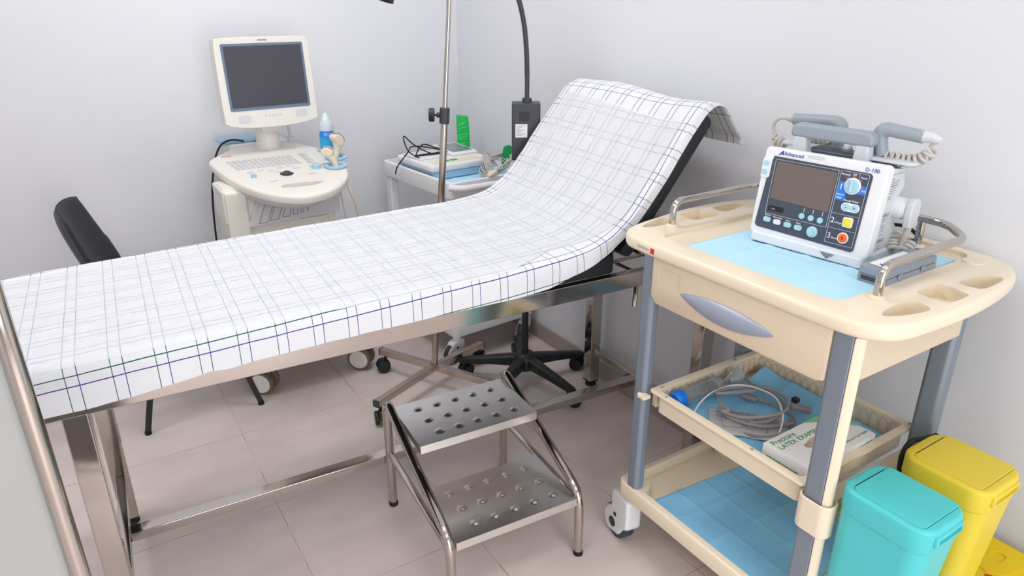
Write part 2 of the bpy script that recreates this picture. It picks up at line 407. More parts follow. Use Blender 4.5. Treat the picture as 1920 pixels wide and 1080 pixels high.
# sheet surface
PROF = smooth([(-.17, 0, .824), (.3, 0, .824), (.7, 0, .825), (1.0, 0, .827), (1.14, 0, .832), (1.24, 0, .848), (1.315, 0, .894), (1.385, 0, .967), (1.46, 0, 1.062), (1.53, 0, 1.148), (1.572, 0, 1.19), (1.62, 0, 1.202), (1.665, 0, 1.182), (1.697, 0, 1.14), (1.708, 0, 1.078)], 12)
PL = [0]
for a, b in zip(PROF, PROF[1:]): PL.append(PL[-1] + (b - a).length)
STOT = PL[-1] - .17
def prof(s):
    d = min(max(s + .17, 0), PL[-1]); k = 0
    while k < len(PL) - 2 and PL[k + 1] < d: k += 1
    t = (d - PL[k]) / (PL[k + 1] - PL[k]); p = PROF[k].lerp(PROF[k + 1], t); tg = (PROF[k + 1] - PROF[k]).normalized()
    return p, V((-tg.z, 0, tg.x))
def lerpt(tab, x):
    if x <= tab[0][0]: return tab[0][1]
    for (a, p), (b, q) in zip(tab, tab[1:]):
        if x <= b: return p + (q - p) * (x - a) / (b - a)
    return tab[-1][1]
VN = [(-.05, .622), (.3, .614), (1.0, .606), (1.25, .600), (1.4, .606), (1.7, .606), (1.95, .606)]
VF = [(-.17, .055), (-.05, .035), (.22, .0), (.667, -.045), (1.2, -.075), (1.45, -.07), (1.7, -.07), (1.95, -.05)]
HEM = [(-.17, .094), (.04, .094), (.12, .090), (.2, .082), (.25, .076), (.29, .080), (.34, .075), (.45, .072), (.62, .070), (.9, .070), (1.0, .070), (1.08, .068), (1.15, .052), (1.25, .036), (1.34, .026), (1.42, .025), (1.72, .022), (1.82, .004), (2.2, .004)]
def wr(s, t, amp):
    return amp * (noise.noise(V((s * 7, t * 5, 1.3))) + .5 * noise.noise(V((s * 19, t * 13, 7.1))))
def surf(s, t, off=0, amp=.0018):
    p, n = prof(s); vn = lerpt(VN, s); vf = lerpt(VF, s)
    fl = 1 - min(max((s - 1.1) / .3, 0), 1)
    a = amp * (1 + 1.2 * (1 - fl))
    h = off + wr(s, t, a) + .004 * (1 - fl) * math.sin(t * 9 + s * 4)
    if s > 1.55: h += .006 * math.sin(t * 14 + 1) * min((s - 1.55) * 4, 1)
    sag = .058 * math.exp(-((s - (STOT - .095)) / .07) ** 2) * math.exp(-(t / .24) ** 2)
    R = .012
    if t <= 0:
        v = vn - .0 + t; dz = 0
        if v < vf: dz = -(vf - v) * .95; v = vf - .003 - (vf - v) * .08
        if t > -R * 1.5: dz -= (R * (t / (1.5 * R) + 1) ** 2 * .35)
    else:
        v = vn + .006 * min(t / .02, 1) + wr(s, t * 3, .003) * min(t / .03, 1); dz = -R * .35 - t
    q = p + n * h; q.z -= sag
    if s > 1.30 and t > 0: return bl(q.x + t * .78, v, q.z - t * .62)
    return bl(q.x, v, q.z + dz)
def sheet_st(i, j):
    s = -.17 + (STOT + .17) * i
    he = lerpt(HEM, s); tmin = -(lerpt(VN, s) - lerpt(VF, s)) - .04
    if j < .14: t = he * (1 - j / .14)
    else: t = tmin * (j - .14) / .86
    return s, t
sg = G().grid(lambda i, j: surf(*sheet_st(i, j)), 260, 72, lambda i, j: (sheet_st(i, j)[0], sheet_st(i, j)[1] + .037 * (sheet_st(i, j)[0] + .05)))
sheet = thing('bed_sheet', 'white cotton sheet with green and blue check lines draped over couch', 'bed sheet', (BPX, BPY, 0), TH)
part('sheet_cloth', sg, SHEETM, sheet, sharp=0)
PN = [(-.05, .006), (.5, .004), (.85, .004), (.98, -.003), (1.06, -.035), (1.12, -.07), (1.2, -.06), (1.35, -.03), (1.8, -.035)]
PF = [(-.05, .025), (1.0, .03), (1.2, .07), (1.4, .045), (1.9, .05)]
def paper_st(i, j):
    w_ = lerpt(VN, .5) - lerpt(VF, .5)
    send = 1.685 - .035 * (1 - j)
    s = -.167 + (send + .167) * i
    tn = lerpt(PN, s); tf = -(lerpt(VN, s) - lerpt(VF, s)) + lerpt(PF, s)
    return s, tn + (tf - tn) * j
pg = G().grid(lambda i, j: surf(*paper_st(i, j), off=.0032 + .0006 * math.sin(i * 40 + j * 11), amp=.0021), 220, 56)
paper = solo('couch_paper', pg, PAPERM, 'thin translucent white nonwoven cover laid over the checked sheet', 'disposable sheet', sharp=0)
paper.location = (BPX, BPY, 0); paper.rotation_euler = (0, 0, TH)

# ------------------------------------------------------------------ step stool
st = thing('step_stool', 'chromed two-tread step stool with dimpled steel treads beside the couch', 'step stool', (.82, 1.456, 0), math.radians(-4))
for sx in (-.193, .193):
    side = part('side_frame', G().tube(fillet([(sx, .222, .012), (sx, .222, .378), (sx, -.222, .205), (sx, -.228, .012)], [.045, .05], 8), .0128, 16), CHROME, st)
    part('foot_cap', G().cyl((sx, .222, 0), (sx, .222, .014), .0138, n=16), RUB, side)
    part('foot_cap', G().cyl((sx, -.228, 0), (sx, -.228, .014), .0138, n=16), RUB, side)
    part('brace', G().tube([(sx, .222, .19), (sx, -.215, .178)], .010, 14), CHROME, st)
def tread(x0, x1, y0, y1, z, rows):
    def dim(x, y):
        h = 0
        for cx, cy in rows:
            d = math.hypot(x - cx, y - cy) / .0125
            if d < 1: h = max(h, .0045 * math.cos(d * PI / 2) ** 1.2)
        return h
    g = G(); nx = int((x1 - x0) / .0035); ny = int((y1 - y0) / .0035)
    g.grid(lambda i, j: (x0 + (x1 - x0) * i, y0 + (y1 - y0) * j, z + dim(x0 + (x1 - x0) * i, y0 + (y1 - y0) * j)), nx, ny)
    g.box(x0, x1, y0 - .0015, y0, z - .024, z); g.box(x0, x1, y1, y1 + .0015, z - .024, z); g.box(x0 - .001, x0, y0, y1, z - .024, z); g.box(x1, x1 + .001, y0, y1, z - .024, z)
    g.box(x0, x1, y0, y1, z - .003, z - .001)
    return g
def rows(x0, x1, y0, y1, sh):
    r = []
    for k, fy in enumerate((.80, .5, .20)):
        for i in range(5):
            r.append((x0 + (x1 - x0) * (.14 + .165 * i + .018 * k + .03), y0 + (y1 - y0) * fy))
    return r
part('tread', tread(-.178, .178, -.012, .208, .351, rows(-.178, .178, -.012, .208, 0)), BRUSH, st)
part('tread', tread(-.178, .178, -.232, -.005, .2, rows(-.178, .178, -.232, -.005, 0)), BRUSH, st)

# ------------------------------------------------------------------ casters
def dcaster(parent, x, y, ang, top, r=.046, wdt=.05, trail=.03, hood=None):
    hd_ = hood or r * 2.2
    """white hooded caster with dark tyre and black hub dots"""
    M = Matrix.Translation((x, y, 0)) @ Matrix.Rotation(ang, 4, 'Z')
    ol = [(trail + r * .95 * math.cos(math.radians(a)), r + r * .95 * math.sin(math.radians(a))) for a in range(-75, -260, -15)][::-1]
    ol = [(trail + r * .96 * math.cos(math.radians(a)), r + r * .96 * math.sin(math.radians(a))) for a in range(-60, 75, 12)]
    pts = ol + [(trail + r * .3, hd_ - r * .2), (trail - .01, hd_), (-.024, hd_), (-.028, hd_ - r * .2), (-.028, r * 1.35), (-.006, r * 1.1), (trail - r * .55, r * .42)]
    c = part('caster', G().prism(pts, -wdt / 2, wdt / 2, 'xz', M).lathe([(.019, hd_ - .004), (.019, top)], (0, 0, 0), 20, M), WHITEP, parent, bevel=min(.012, wdt * .2), seg=4)
    part('wheel', G().cyl(M @ V((trail, -wdt * .36, r)), M @ V((trail, wdt * .36, r)), r, n=32), DARKP, c, bevel=.003, seg=2)
    for sy in (-1, 1):
        h = G()
        h.cyl(M @ V((trail, sy * wdt * .45, r)), M @ V((trail, sy * (wdt / 2 + .0015), r)), r * .3, n=20)
        part('hub_cap', h, BLACKP, c)
        h = G(); h.cyl(M @ V((trail - .012, sy * wdt * .45, r * 1.68)), M @ V((trail - .012, sy * (wdt / 2 + .0015), r * 1.68)), r * .13, n=14)
        part('axle_cap', h, BLACKP, c)
    return c
def bcaster(parent, x, y, ang, top, r=.026):
    M = Matrix.Translation((x, y, 0)) @ Matrix.Rotation(ang, 4, 'Z')
    hood = [(.012 + (r + .003) * math.cos(math.radians(a)), r + (r + .003) * math.sin(math.radians(a))) for a in range(0, 181, 15)]
    c = part('caster', G().prism(hood, -.009, .009, 'xz', M).lathe([(.007, r * 1.7), (.007, top)], (0, 0, 0), 12, M), BLACKP, parent, bevel=.002, seg=2)
    for sy in (-1, 1):
        part('wheel', G().cyl(M @ V((.012, sy * .010, r)), M @ V((.012, sy * .025, r)), r, n=24), BLACKP, c, bevel=.004, seg=2)
    return c

# ------------------------------------------------------------------ instrument cart
cart = thing('instrument_cart', 'cream plastic medical cart with grey legs, steel rails and one drawer', 'medical cart', (1.32, .89, 0))
def cxy(p): return p
outl = smooth([(1.1, .70, 0), (1.1, .92, 0), (1.1, 1.16, 0), (1.112, 1.225, 0), (1.16, 1.262, 0), (1.26, 1.285, 0), (1.39, 1.304, 0), (1.52, 1.302, 0), (1.62, 1.27, 0), (1.672, 1.20, 0), (1.684, 1.08, 0), (1.684, .92, 0), (1.684, .76, 0), (1.672, .65, 0), (1.62, .588, 0), (1.52, .561, 0), (1.39, .549, 0), (1.26, .55, 0), (1.16, .562, 0), (1.112, .608, 0)], 5, True)
top = G().prism([(p.x, p.y) for p in outl], .896, .9295)
pocket = lambda pts, d: G().prism([(p.x, p.y) for p in smooth([(a, b, 0) for a, b in pts], 4, True)], .9295 - d, .95)
yc = .921
def mir(pts): return [(a, 2 * yc - b) for a, b in pts][::-1]
pkA = [(1.172, 1.236), (1.20, 1.222), (1.27, 1.221), (1.284, 1.24), (1.268, 1.266), (1.21, 1.256)]
pkB = [(1.325, 1.215), (1.34, 1.205), (1.40, 1.205), (1.413, 1.215), (1.405, 1.255), (1.395, 1.269), (1.335, 1.268), (1.326, 1.255)]
pkC = [(1.445, 1.232), (1.46, 1.22), (1.53, 1.232), (1.552, 1.25), (1.535, 1.265), (1.46, 1.268), (1.447, 1.255)]
cuts = [pocket(p, .028) for q in (pkA, pkB, pkC) for p in (q, mir(q))]
rec = G().prism(rrect(1.16, 1.648, .688, 1.168, .035, 6), .920, .95)
ct = part('cart_top', cutmesh(top, [rec] + cuts, .011, 4), CREAM, cart, world=True, sharp=32)
part('port_cover', G().lathe([(.0, .932), (.021, .932), (.022, .929)][::-1], (1.60, .665, 0), 28), CREAM, ct, world=True)
# posts and rails
rail = [(1.241, 1.204, .925), (1.241, 1.204, .992), (1.53, 1.204, .994), (1.603, 1.12, .994), (1.603, .735, .994), (1.53, .662, .994), (1.241, .662, .992), (1.241, .662, .925)]
part('guard_rail', G().tube(fillet(rail, [.035, .03, .03, .03, .03, .035], 7), .0088, 16), CHROME, cart, world=True)
for py in (.79, 1.06):
    part('rail_post', G().cyl((1.603, py, .925), (1.603, py, .99), .0088, n=16), CHROME, cart, world=True)
for px, py in ((1.241, 1.204), (1.241, .662), (1.603, .79), (1.603, 1.06)): part('rail_flange', G().lathe([(.0165, .929), (.0165, .932), (.0095, .935)], (px, py, 0), 24), CREAM, cart, world=True)
# apron box under the top and the drawer
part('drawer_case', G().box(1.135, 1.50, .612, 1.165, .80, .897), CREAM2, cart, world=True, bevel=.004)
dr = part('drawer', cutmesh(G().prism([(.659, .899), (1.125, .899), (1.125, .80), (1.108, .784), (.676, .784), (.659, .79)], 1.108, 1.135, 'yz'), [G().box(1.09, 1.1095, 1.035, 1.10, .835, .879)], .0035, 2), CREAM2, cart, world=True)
hp = []
def spind(i, j):
    y = 1.033 - (1.033 - .7735) * i; e = math.sin(PI * i) ** .75; a = -PI / 2 + PI * j
    zc = .842 - .006 * math.sin(PI * i); return (1.1085 - .013 * e * math.cos(a), y, zc + .025 * e * math.sin(a) - .006)
part('handle', G().grid(spind, 40, 12), GREYH, dr, world=True, sharp=0)
lb = part('maker_label', G().box(1.0985, 1.1, 1.115, 1.127, .906, .919), RED, cart, world=True)
text('JUNTON', .009, (1.0988, 1.172, .910), (0, -1, 0), (0, 0, 1), mat('faded_ink', (176, 168, 164), .5), cart, world=True, name='maker_lettering', sx=1.1)
# legs
def leg(x0, x1, y0, y1, m, z0=.2, z1=.897):
    c = .008; return [(x0 + c, y0), (x1 - c, y0), (x1, y0 + c), (x1, y1 - c), (x1 - c, y1), (x0 + c, y1), (x0, y1 - c), (x0, y0 + c)]
for x0, x1, y0, y1 in ((1.112, 1.145, 1.124, 1.166), (1.485, 1.525, 1.120, 1.165), (1.485, 1.525, .612, .66)):
    part('leg', G().prism(leg(x0, x1, y0, y1, 0), .2, .897), GREYAL, cart, world=True, bevel=.003, seg=2)
lf = part('leg', G().prism([(1.112, .617), (1.142, .617), (1.142, .652), (1.135, .660), (1.118, .660), (1.112, .654)], .12, .897), GREYAL, cart, world=True, bevel=.003, seg=2)
part('leg_cover', G().prism([(1.1125, .6165), (1.119, .606), (1.128, .602), (1.137, .606), (1.142, .6165)], .12, .897), CREAM, lf, world=True, bevel=.003, seg=2)
part('leg_collar', cutmesh(G().prism(rrect(1.104, 1.152, .595, .668, .02, 6), .458, .534), [G().prism(rrect(1.109, 1.147, .600, .663, .016, 6), .526, .55)]), CREAM, cart, world=True, bevel=.003, seg=2)
# middle tray
def tray(x0, x1, y0, y1, z0, z1, fl_, wall=.004, taper=.012):
    o = G(); vs = [(x0, y0, z1), (x1, y0, z1), (x1, y1, z1), (x0, y1, z1)]
    g = G().prism(rrect(x0, x1, y0, y1, .012, 4), z1 - .006, z1)
    g2 = cutmesh(g, [G().prism(rrect(x0 + fl_ - .002, x1 - fl_ + .002, y0 + fl_ - .002, y1 - fl_ + .002, .012, 4), z1 - .02, z1 + .01)], .0015, 2)
    a, b, c, d = x0 + fl_ - wall, x1 - fl_ + wall, y0 + fl_ - wall, y1 - fl_ + wall
    h = cutmesh(G().prism(rrect(a, b, c, d, .014, 4), z0, z1 - .0008), [G().prism(rrect(a + wall, b - wall, c + wall, d - wall, .010, 4), z0 + .005, z1 + .02)])
    me = bpy.data.meshes.new('t'); h.b.to_mesh(me); g2.b.from_mesh(me); h.b.free(); bpy.data.meshes.remove(me)
    return g2
mt = tray(1.116, 1.524, .6605, 1.112, .488, .5475, .02)
mtr = part('wire_tray', mt, CREAM, cart, world=True); mtr.name = 'middle_tray'
ar = G()
def arch(c, along, inward, wid, zb, zt):
    c = V(c); a = V(along); pts = [c - a * wid / 2 + V((0, 0, zb))]
    for k in range(9):
        t = PI - PI * k / 8; pts.append(c + a * (wid / 2 * math.cos(t)) + V((0, 0, zt - wid / 2 + wid / 2 * math.sin(t))))
    pts.append(c + a * wid / 2 + V((0, 0, zb))); ar.tube(pts, .0015, 6)
for i in range(15): arch((1.155 + i * .0233, 1.0915, 0), (1, 0, 0), None, .018, .494, .541)
for i in range(17): arch((1.5035, .70 + i * .0236, 0), (0, 1, 0), None, .018, .494, .541)
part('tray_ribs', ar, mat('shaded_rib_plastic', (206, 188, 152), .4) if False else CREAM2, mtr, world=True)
for p in ((1.15, 1.100), (1.42, 1.101), (1.515, .672), (1.128, .80), (1.126, 1.06)): part('screw', G().lathe([(.0038, .547), (.0038, .5488), (.002, .5493)], (p[0], p[1], 0), 10), DEFG, mtr, world=True)
part('tray_support', G().box(1.15, 1.5, .626, .658, .466, .505), CREAM, cart, world=True, bevel=.002)
part('tray_support', G().box(1.15, 1.5, 1.115, 1.13, .48, .52), CREAM, cart, world=True, bevel=.002)
part('tray_bracket', G().box(1.098, 1.122, 1.108, 1.132, .52, .528).cyl((1.104, 1.13, .519), (1.104, 1.13, .531), .006, n=12), CREAM, cart, world=True, bevel=.001, seg=1)
# bottom shelf
bo = G().prism(rrect(1.108, 1.545, .582, 1.198, .026, 5), .18, .228)
bc = cutmesh(G().prism(rrect(1.128, 1.527, .602, 1.180, .02, 5), .195, .26), [G().cyl((cx_, cy_, .18), (cx_, cy_, .28), .040, n=32) for cx_, cy_ in ((1.133, 1.150), (1.505, 1.150), (1.133, .635), (1.505, .635))])
part('bottom_shelf', cutmesh(bo, [bc], .006, 3), CREAM, cart, world=True)
rootM = RM[cart.name]
def rel(x, y): q = rootM @ V((x, y, 0)); return q.x, q.y
for x, y, a in ((1.140, 1.172, math.radians(80)), (1.137, .64, math.radians(200)), (1.51, 1.14, math.radians(60)), (1.51, .64, math.radians(120))):
    rx, ry = rel(x, y); dcaster(cart, rx, ry, a, .182, r=.052, wdt=.05, trail=.045, hood=.166)

# ------------------------------------------------------------------ blue absorbent pads
def padmesh(outline, z, creases, amp=.0015, lift=None):
    """flat sheet inside an outline given as rows; bilinear patch of four corners"""
    a, b, c, d = [V((p[0], p[1], 0)) for p in outline]
    def fn(i, j):
        p = a.lerp(b, i).lerp(d.lerp(c, i), j)
        e = .004 * math.sin(i * 21 + 2 * math.sin(i * 7)) * (1 - j) ** 6 + .002 * math.sin(i * 40) * (1 - j) ** 8
        p.y += 0
        h = 0
        for f in creases[0]: h += .0028 * math.exp(-abs(i - f) * 50)
        for f in creases[1]: h += .0024 * math.exp(-abs(j - f) * 50)
        h += amp * (noise.noise(V((p.x * 14, p.y * 14, z * 3))) + .4)
        if lift: h += lift(i, j)
        return (p.x - e, p.y, z + max(h, 0))
    return G().grid(fn, 90, 90)
solo('absorbent_pad', padmesh([(1.163, 1.088), (1.163, .692), (1.60, .70), (1.60, 1.10)], .9215, ([.27, .5, .76], [.33, .62])), PADT, 'pale blue absorbent pad under the defibrillator on the cart top', 'absorbent pad', solid=.0006, sharp=0)
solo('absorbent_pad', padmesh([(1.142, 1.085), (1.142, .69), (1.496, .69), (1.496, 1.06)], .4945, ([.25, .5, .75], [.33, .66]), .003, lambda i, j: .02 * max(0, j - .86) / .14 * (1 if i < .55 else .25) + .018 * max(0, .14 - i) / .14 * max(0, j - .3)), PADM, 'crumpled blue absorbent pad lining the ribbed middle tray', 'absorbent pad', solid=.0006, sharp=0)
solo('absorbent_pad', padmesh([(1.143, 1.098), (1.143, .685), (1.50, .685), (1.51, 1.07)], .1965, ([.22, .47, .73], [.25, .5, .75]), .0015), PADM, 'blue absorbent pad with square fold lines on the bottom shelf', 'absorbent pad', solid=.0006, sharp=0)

# ------------------------------------------------------------------ defibrillator
A0 = (1.332, 1.036, .9245); DA = math.atan2(-.993, .117)
df = thing('defibrillator', 'white portable defibrillator with grey paddles and blank screen on cart', 'defibrillator', A0, DA)
tl = math.atan(.03 / .22)
MF = Matrix(((1, 0, 0, 0), (0, math.sin(tl), -math.cos(tl), 0), (0, math.cos(tl), math.sin(tl), 0), (0, 0, 0, 1)))   # face frame: x right, y up, z towards the viewer
side = [(.004, 0), (.004, .02), (.03, .207), (.13, .196), (.146, .156), (.115, .128), (.108, .10), (.165, .045), (.165, 0)]
part('body', G().prism(side, .004, .2585, 'yz'), SIDEG, df)
part('front_bezel', G().prism(rrect(-.008, .270, .019, .219, .011, 5), -.03, .002, 'xy', MF), WHITEP, df, bevel=.005, seg=3)
part('base_plinth', G().prism(rrect(-.004, .266, -.001, .17, .01, 4), .0, .024), AQUA if False else WHITEP, df, bevel=.005, seg=3)
grl = G()
for k in range(4): grl.box(.172 + .004 * k, .204 - .004 * k, -.0022, .0, .0155 - k * .0032, .0167 - k * .0032)
part('speaker_slot', grl, DARKP, df)
panel = part('control_panel', G().prism([(.018, .2), (.238, .198), (.243, .193), (.241, .036), (.236, .031), (.01, .036), (.004, .042), (.010, .15), (.016, .152), (.016, .19)], .0022, .0034, 'xy', MF), SLATE, df)
part('screen', G().prism([(.029, .190), (.170, .188), (.168, .102), (.028, .106)], .003, .0041, 'xy', MF), SCRN, df)
part('status_window', G().box(.030, .068, .078, .090, .003, .004, MF), BLACKP, df)
def ft(txt, size, x, y, m=INKW, al='LEFT', sx=1.0, h=.0042): text(txt, size, MF @ V((x, y, h)), MF.to_3x3() @ V((1, 0, 0)), MF.to_3x3() @ V((0, 1, 0)), m, df, align=al, sx=sx)
def outline_box(x0, x1, y0, y1, g, wd=.0007):
    for a, b, c, d in ((x0, x1, y0, y0 + wd), (x0, x1, y1 - wd, y1), (x0, x0 + wd, y0, y1), (x1 - wd, x1, y0, y1)): g.box(a, b, c, d, .0034, .0038, MF)
ln = G(); outline_box(.176, .237, .040, .195, ln)
ln.box(.176, .237, .1045, .1051, .0034, .0038, MF).box(.176, .237, .0725, .0731, .0034, .0038, MF).box(.195, .1955, .180, .195, .0034, .0038, MF).box(.2165, .217, .180, .195, .0034, .0038, MF)
outline_box(.024, .1725, .070, .194, ln)
part('panel_lines', ln, SIDEG, df)
part('blue_marking', G().box(.1775, .197, .133, .173, .0034, .0039, MF).box(.214, .236, .152, .170, .0034, .0039, MF), BLUEP, df)
K = MF
def knob(name, x, y, r, h, m, rim=None, n=28, hb=.0034):
    g = G().lathe([(r, hb), (r * .96, hb + h * .8), (r * .85, hb + h), (0, hb + h)], (0, 0, 0), n, K @ Matrix.Translation((x, y, 0)))
    o = part(name, g, m, df)
    if rim:
        part('button_rim', G().lathe([(r * 1.22, hb), (r * 1.2, hb + .0016), (r * .98, hb + .0016)], (0, 0, 0), n, K @ Matrix.Translation((x, y, 0))), rim, o)
    return o
mk = knob('mode_knob', .2070, .1665, .0145, .007, AQUA, INKW)
part('knob_grip', G().box(.2042, .2098, .153, .180, .008, .0145, MF), AQUA, mk, bevel=.002, seg=2)
dots = G()
for a_ in (0, 48, -48, -88, 88, 115): dots.lathe([(.0019, .0036), (.0016, .0046), (0, .0046)], (0, 0, 0), 10, K @ Matrix.Translation((.2065 + .0205 * math.sin(math.radians(a_)), .1665 + .0205 * math.cos(math.radians(a_)), 0)))
part('mode_marks', dots, ORANGE, df)
part('energy_buttons', G().prism(rrect(.194, .233, .113, .131, .0088, 6), .0034, .0052, 'xy', MF), INKW, df)
part('energy_key', G().prism(rrect(.196, .2125, .115, .129, .006, 5), .005, .0064, 'xy', MF), AQUA, df)
part('energy_key', G().prism(rrect(.2145, .231, .115, .129, .006, 5), .005, .0064, 'xy', MF), AQUA, df)
ft('-', .012, .2045, .1185, INKK, 'CENTER', h=.0066); ft('+', .010, .2228, .1185, INKK, 'CENTER', h=.0066)
part('charge_button', G().prism(rrect(.205, .2265, .080, .1015, .004, 4), .0034, .005, 'xy', MF), INKW, df)
part('charge_key', G().prism(rrect(.2075, .224, .0825, .099, .003, 4), .0048, .0072, 'xy', MF), YBTN, df, bevel=.001, seg=2)
knob('shock_button', .2135, .0565, .0098, .003, ORANGE, INKW)
part('shock_bolt', G().prism([(.2140, .0615), (.2108, .0565), (.2134, .0567), (.2122, .0515), (.2162, .0575), (.2136, .0573)], .0066, .0070, 'xy', MF), DARKP, df)
kd = knob('selector_dial', .1445, .0535, .0125, .004, AQUA); part('dial_cap', G().lathe([(.008, .0074), (.0075, .0125), (0, .013)], (0, 0, 0), 24, K @ Matrix.Translation((.1445, .0535, 0))), AQUA, kd)
for x, y in ((.033, .057), (.059, .056), (.085, .0555), (.111, .055)):
    part('function_key', G().prism(rrect(x - .009, x + .009, y - .0058, y + .0058, .005, 4), .0034, .0056, 'xy', MF), AQUA if x != .059 else WHITEP, df)
for x, y in ((.113, .082), (.1345, .082), (.156, .0815)):
    part('soft_key', G().lathe([(.0068, .0034), (.0062, .0056), (0, .0056)], (0, 0, 0), 18, K @ Matrix.Translation((x, y, 0))), AQUA, df)
sk = G()
for x in (.115, .1365, .158): sk.box(x, x + .0009, .091, .101, .0034, .0039, MF)
part('soft_key_mark', sk, INKW, df)
for k_, (x, y) in enumerate(((.003, .181), (.002, .161))):
    part('side_key', G().prism(rrect(x - .0075, x + .0075, y - .0065, y + .0065, .006, 4), .0018, .0046, 'xy', MF), AQUA, df)
part('side_key_plate', G().prism(rrect(-.0065, .0145, .149, .194, .005, 4), .0018, .0042, 'xy', MF), WHITEP, df)
for s_, z_, x, y in (('Monitor', .0060, .1785, .1862), ('Off', .0062, .2025, .1882), ('Pacer', .0060, .2200, .1848), ('1', .018, .1795, .1555), ('Manual', .0054, .1785, .1435), ('Defib', .0054, .1785, .1368), ('AED', .0052, .2272, .1585), ('Energy Select', .0058, .1965, .1340), ('2', .017, .1785, .084), ('Charge', .0056, .1876, .0845), ('3', .017, .1785, .050), ('Shock', .0056, .1880, .0505), ('Record', .0048, .026, .0655), ('Alarm Pause', .0045, .047, .0645), ('Event', .0048, .079, .0635), ('Menu', .0048, .104, .063), ('~ o', .007, .036, .0815)):
    ft(s_, z_, x, y)
ft('Advanced', .0125, .040, .2045, INK, h=.0024, sx=.95)
part('brand_mark', G().prism([(.026, .2035), (.036, .214), (.0385, .214), (.0385, .2045), (.0355, .2045), (.0345, .2075), (.031, .2045)], .002, .0026, 'xy', MF), INK, df)
ft('D-100', .0115, .224, .201, INK, h=.0024)
# side print
pr = G()
for z_ in (.178, .173, .168, .163, .158, .153, .148, .141, .136): pr.box(.2586, .2590, .055 + .02 * ((z_ * 977) % 1) * 0, .118 - .03 * ((z_ * 977) % 1), z_, z_ + (.0022 if z_ in (.178, .163) else .0012))
for z_ in (.098, .042):
    for y0, y1 in ((.032, .062), (.066, .094)):
        for a, b, c, d in ((y0, y1, z_, z_ + .0007), (y0, y1, z_ + .008, z_ + .0087), (y0, y0 + .0007, z_, z_ + .0087), (y1, y1 + .0007, z_, z_ + .0087)): pr.box(.2586, .2590, a, b, c, d)
        pr.box(.2586, .2590, y0 + .004, y1 - .004, z_ + .0025, z_ + .006)
for k_ in range(12):
    z_ = .093 - .0043 * k_ if k_ < 10 else .034 - .006 * (k_ - 10)
    for y0, y1 in ((.034, .058), (.067, .090)):
        if k_ == 9 or (k_ * 7 + int(y0 * 100)) % 5 == 0: continue
        pr.box(.2586, .2590, y0 + .003 * (k_ % 3), y1 - .002 * (k_ % 4), z_, z_ + .0011)
part('side_print', pr, mat('grey_print', (128, 132, 140), .5), df)
part('seam_line', G().box(.2585, .2588, .035, .13, .1885, .1893), DARKP, df)
# carrying handle
hd = part('carry_handle', G().prism([(.016, .239), (.018, .262), (.030, .268), (.190, .268), (.203, .262), (.206, .239), (.196, .236), (.03, .236)], .078, .112, 'xz'), DEFG, df, bevel=.008, seg=4)
for x0 in (.026, .168):
    part('handle_post', G().prism([(x0 - .002, .2), (x0 + .032, .2), (x0 + .029, .241), (x0 + .001, .241)], .08, .108, 'xz'), SIDEG, hd, bevel=.004, seg=3)
part('handle_catch', G().prism(rrect(.096, .134, .2085, .2155, .002, 3), .002, .0032, 'xy', MF), SIDEG, df)
# paddle cradle and paddles
part('paddle_cradle', G().box(.055, .245, .112, .150, .193, .214).box(.07, .24, .105, .155, .19, .202), mat('cradle_grey_plastic', (96, 106, 118), .45), df, bevel=.002, seg=2)
part('paddle_cradle_rib', G().box(.05, .25, .111, .151, .206, .209), DEFG, df, bevel=.001, seg=1)
def paddle(x0, x1, y, bend_left, zb):
    yv = V((0, 1, 0))
    if bend_left: pth = fillet([(x0 + .012, y, zb), (x0 - .004, y, zb + .058), (x1, y, zb + .05)], .028, 8)
    else: pth = fillet([(x0, y, zb + .05), (x1 + .006, y, zb + .056), (x1, y, zb)], .03, 8)
    n_ = len(pth); rr = [.0135 + .003 * math.sin(PI * i / (n_ - 1)) for i in range(n_)]
    p = part('paddle', G().tube(pth, rr, 16, sy=1.0), DEFG, df)
    part('paddle_plate', G().prism(rrect(min(x0, x1) - .008 if bend_left else x0 - .012, (x1 + .005) if bend_left else x1 + .03, y - .034, y + .034, .02, 6), zb - .007, zb), SIDEG, p, bevel=.002, seg=2)
    return p
pdR = paddle(.196, .285, .125, True, .216)
pdL = paddle(-.026, .088, .165, False, .212)
part('shock_trigger', G().ball((.094, .160, .258), .010, (1, .7, 1)), mat('soft_orange_plastic', (226, 150, 120), .4), pdL)
part('cable_plug', G().tube([(.282, .125, .267), (.30, .125, .267), (.318, .125, .262)], [.013, .011, .0075], 14), SIDEG, pdR)
part('cable_plug', G().tube([(-.024, .165, .262), (-.042, .165, .262)], [.0105, .0075], 14), CORD, pdL)
part('coiled_cord', G().tube([V((.308, .125, .257)), V((.30, .125, .25))] + coil([(.305, .125, .240), (.290, .125, .222), (.255, .128, .212), (.20, .13, .215), (.15, .135, .21)], .0115, 13), .0036, 8), CORD, pdR)
part('coiled_cord', G().tube(smooth([(-.04, .165, .262), (-.066, .165, .258), (-.078, .165, .242), (-.075, .165, .226), (-.066, .163, .216)], 8), .0042, 8).tube(coil([(-.062, .163, .214), (-.055, .16, .204), (-.035, .155, .198)], .0105, 3), .0042, 8).tube(coil([(.0, .175, .222), (.04, .17, .226), (.075, .165, .222)], .0105, 5), .0042, 8).tube(coil([(.12, .14, .214), (.15, .14, .21), (.165, .14, .205)], .0095, 3), .0036, 8), CORD, pdL)
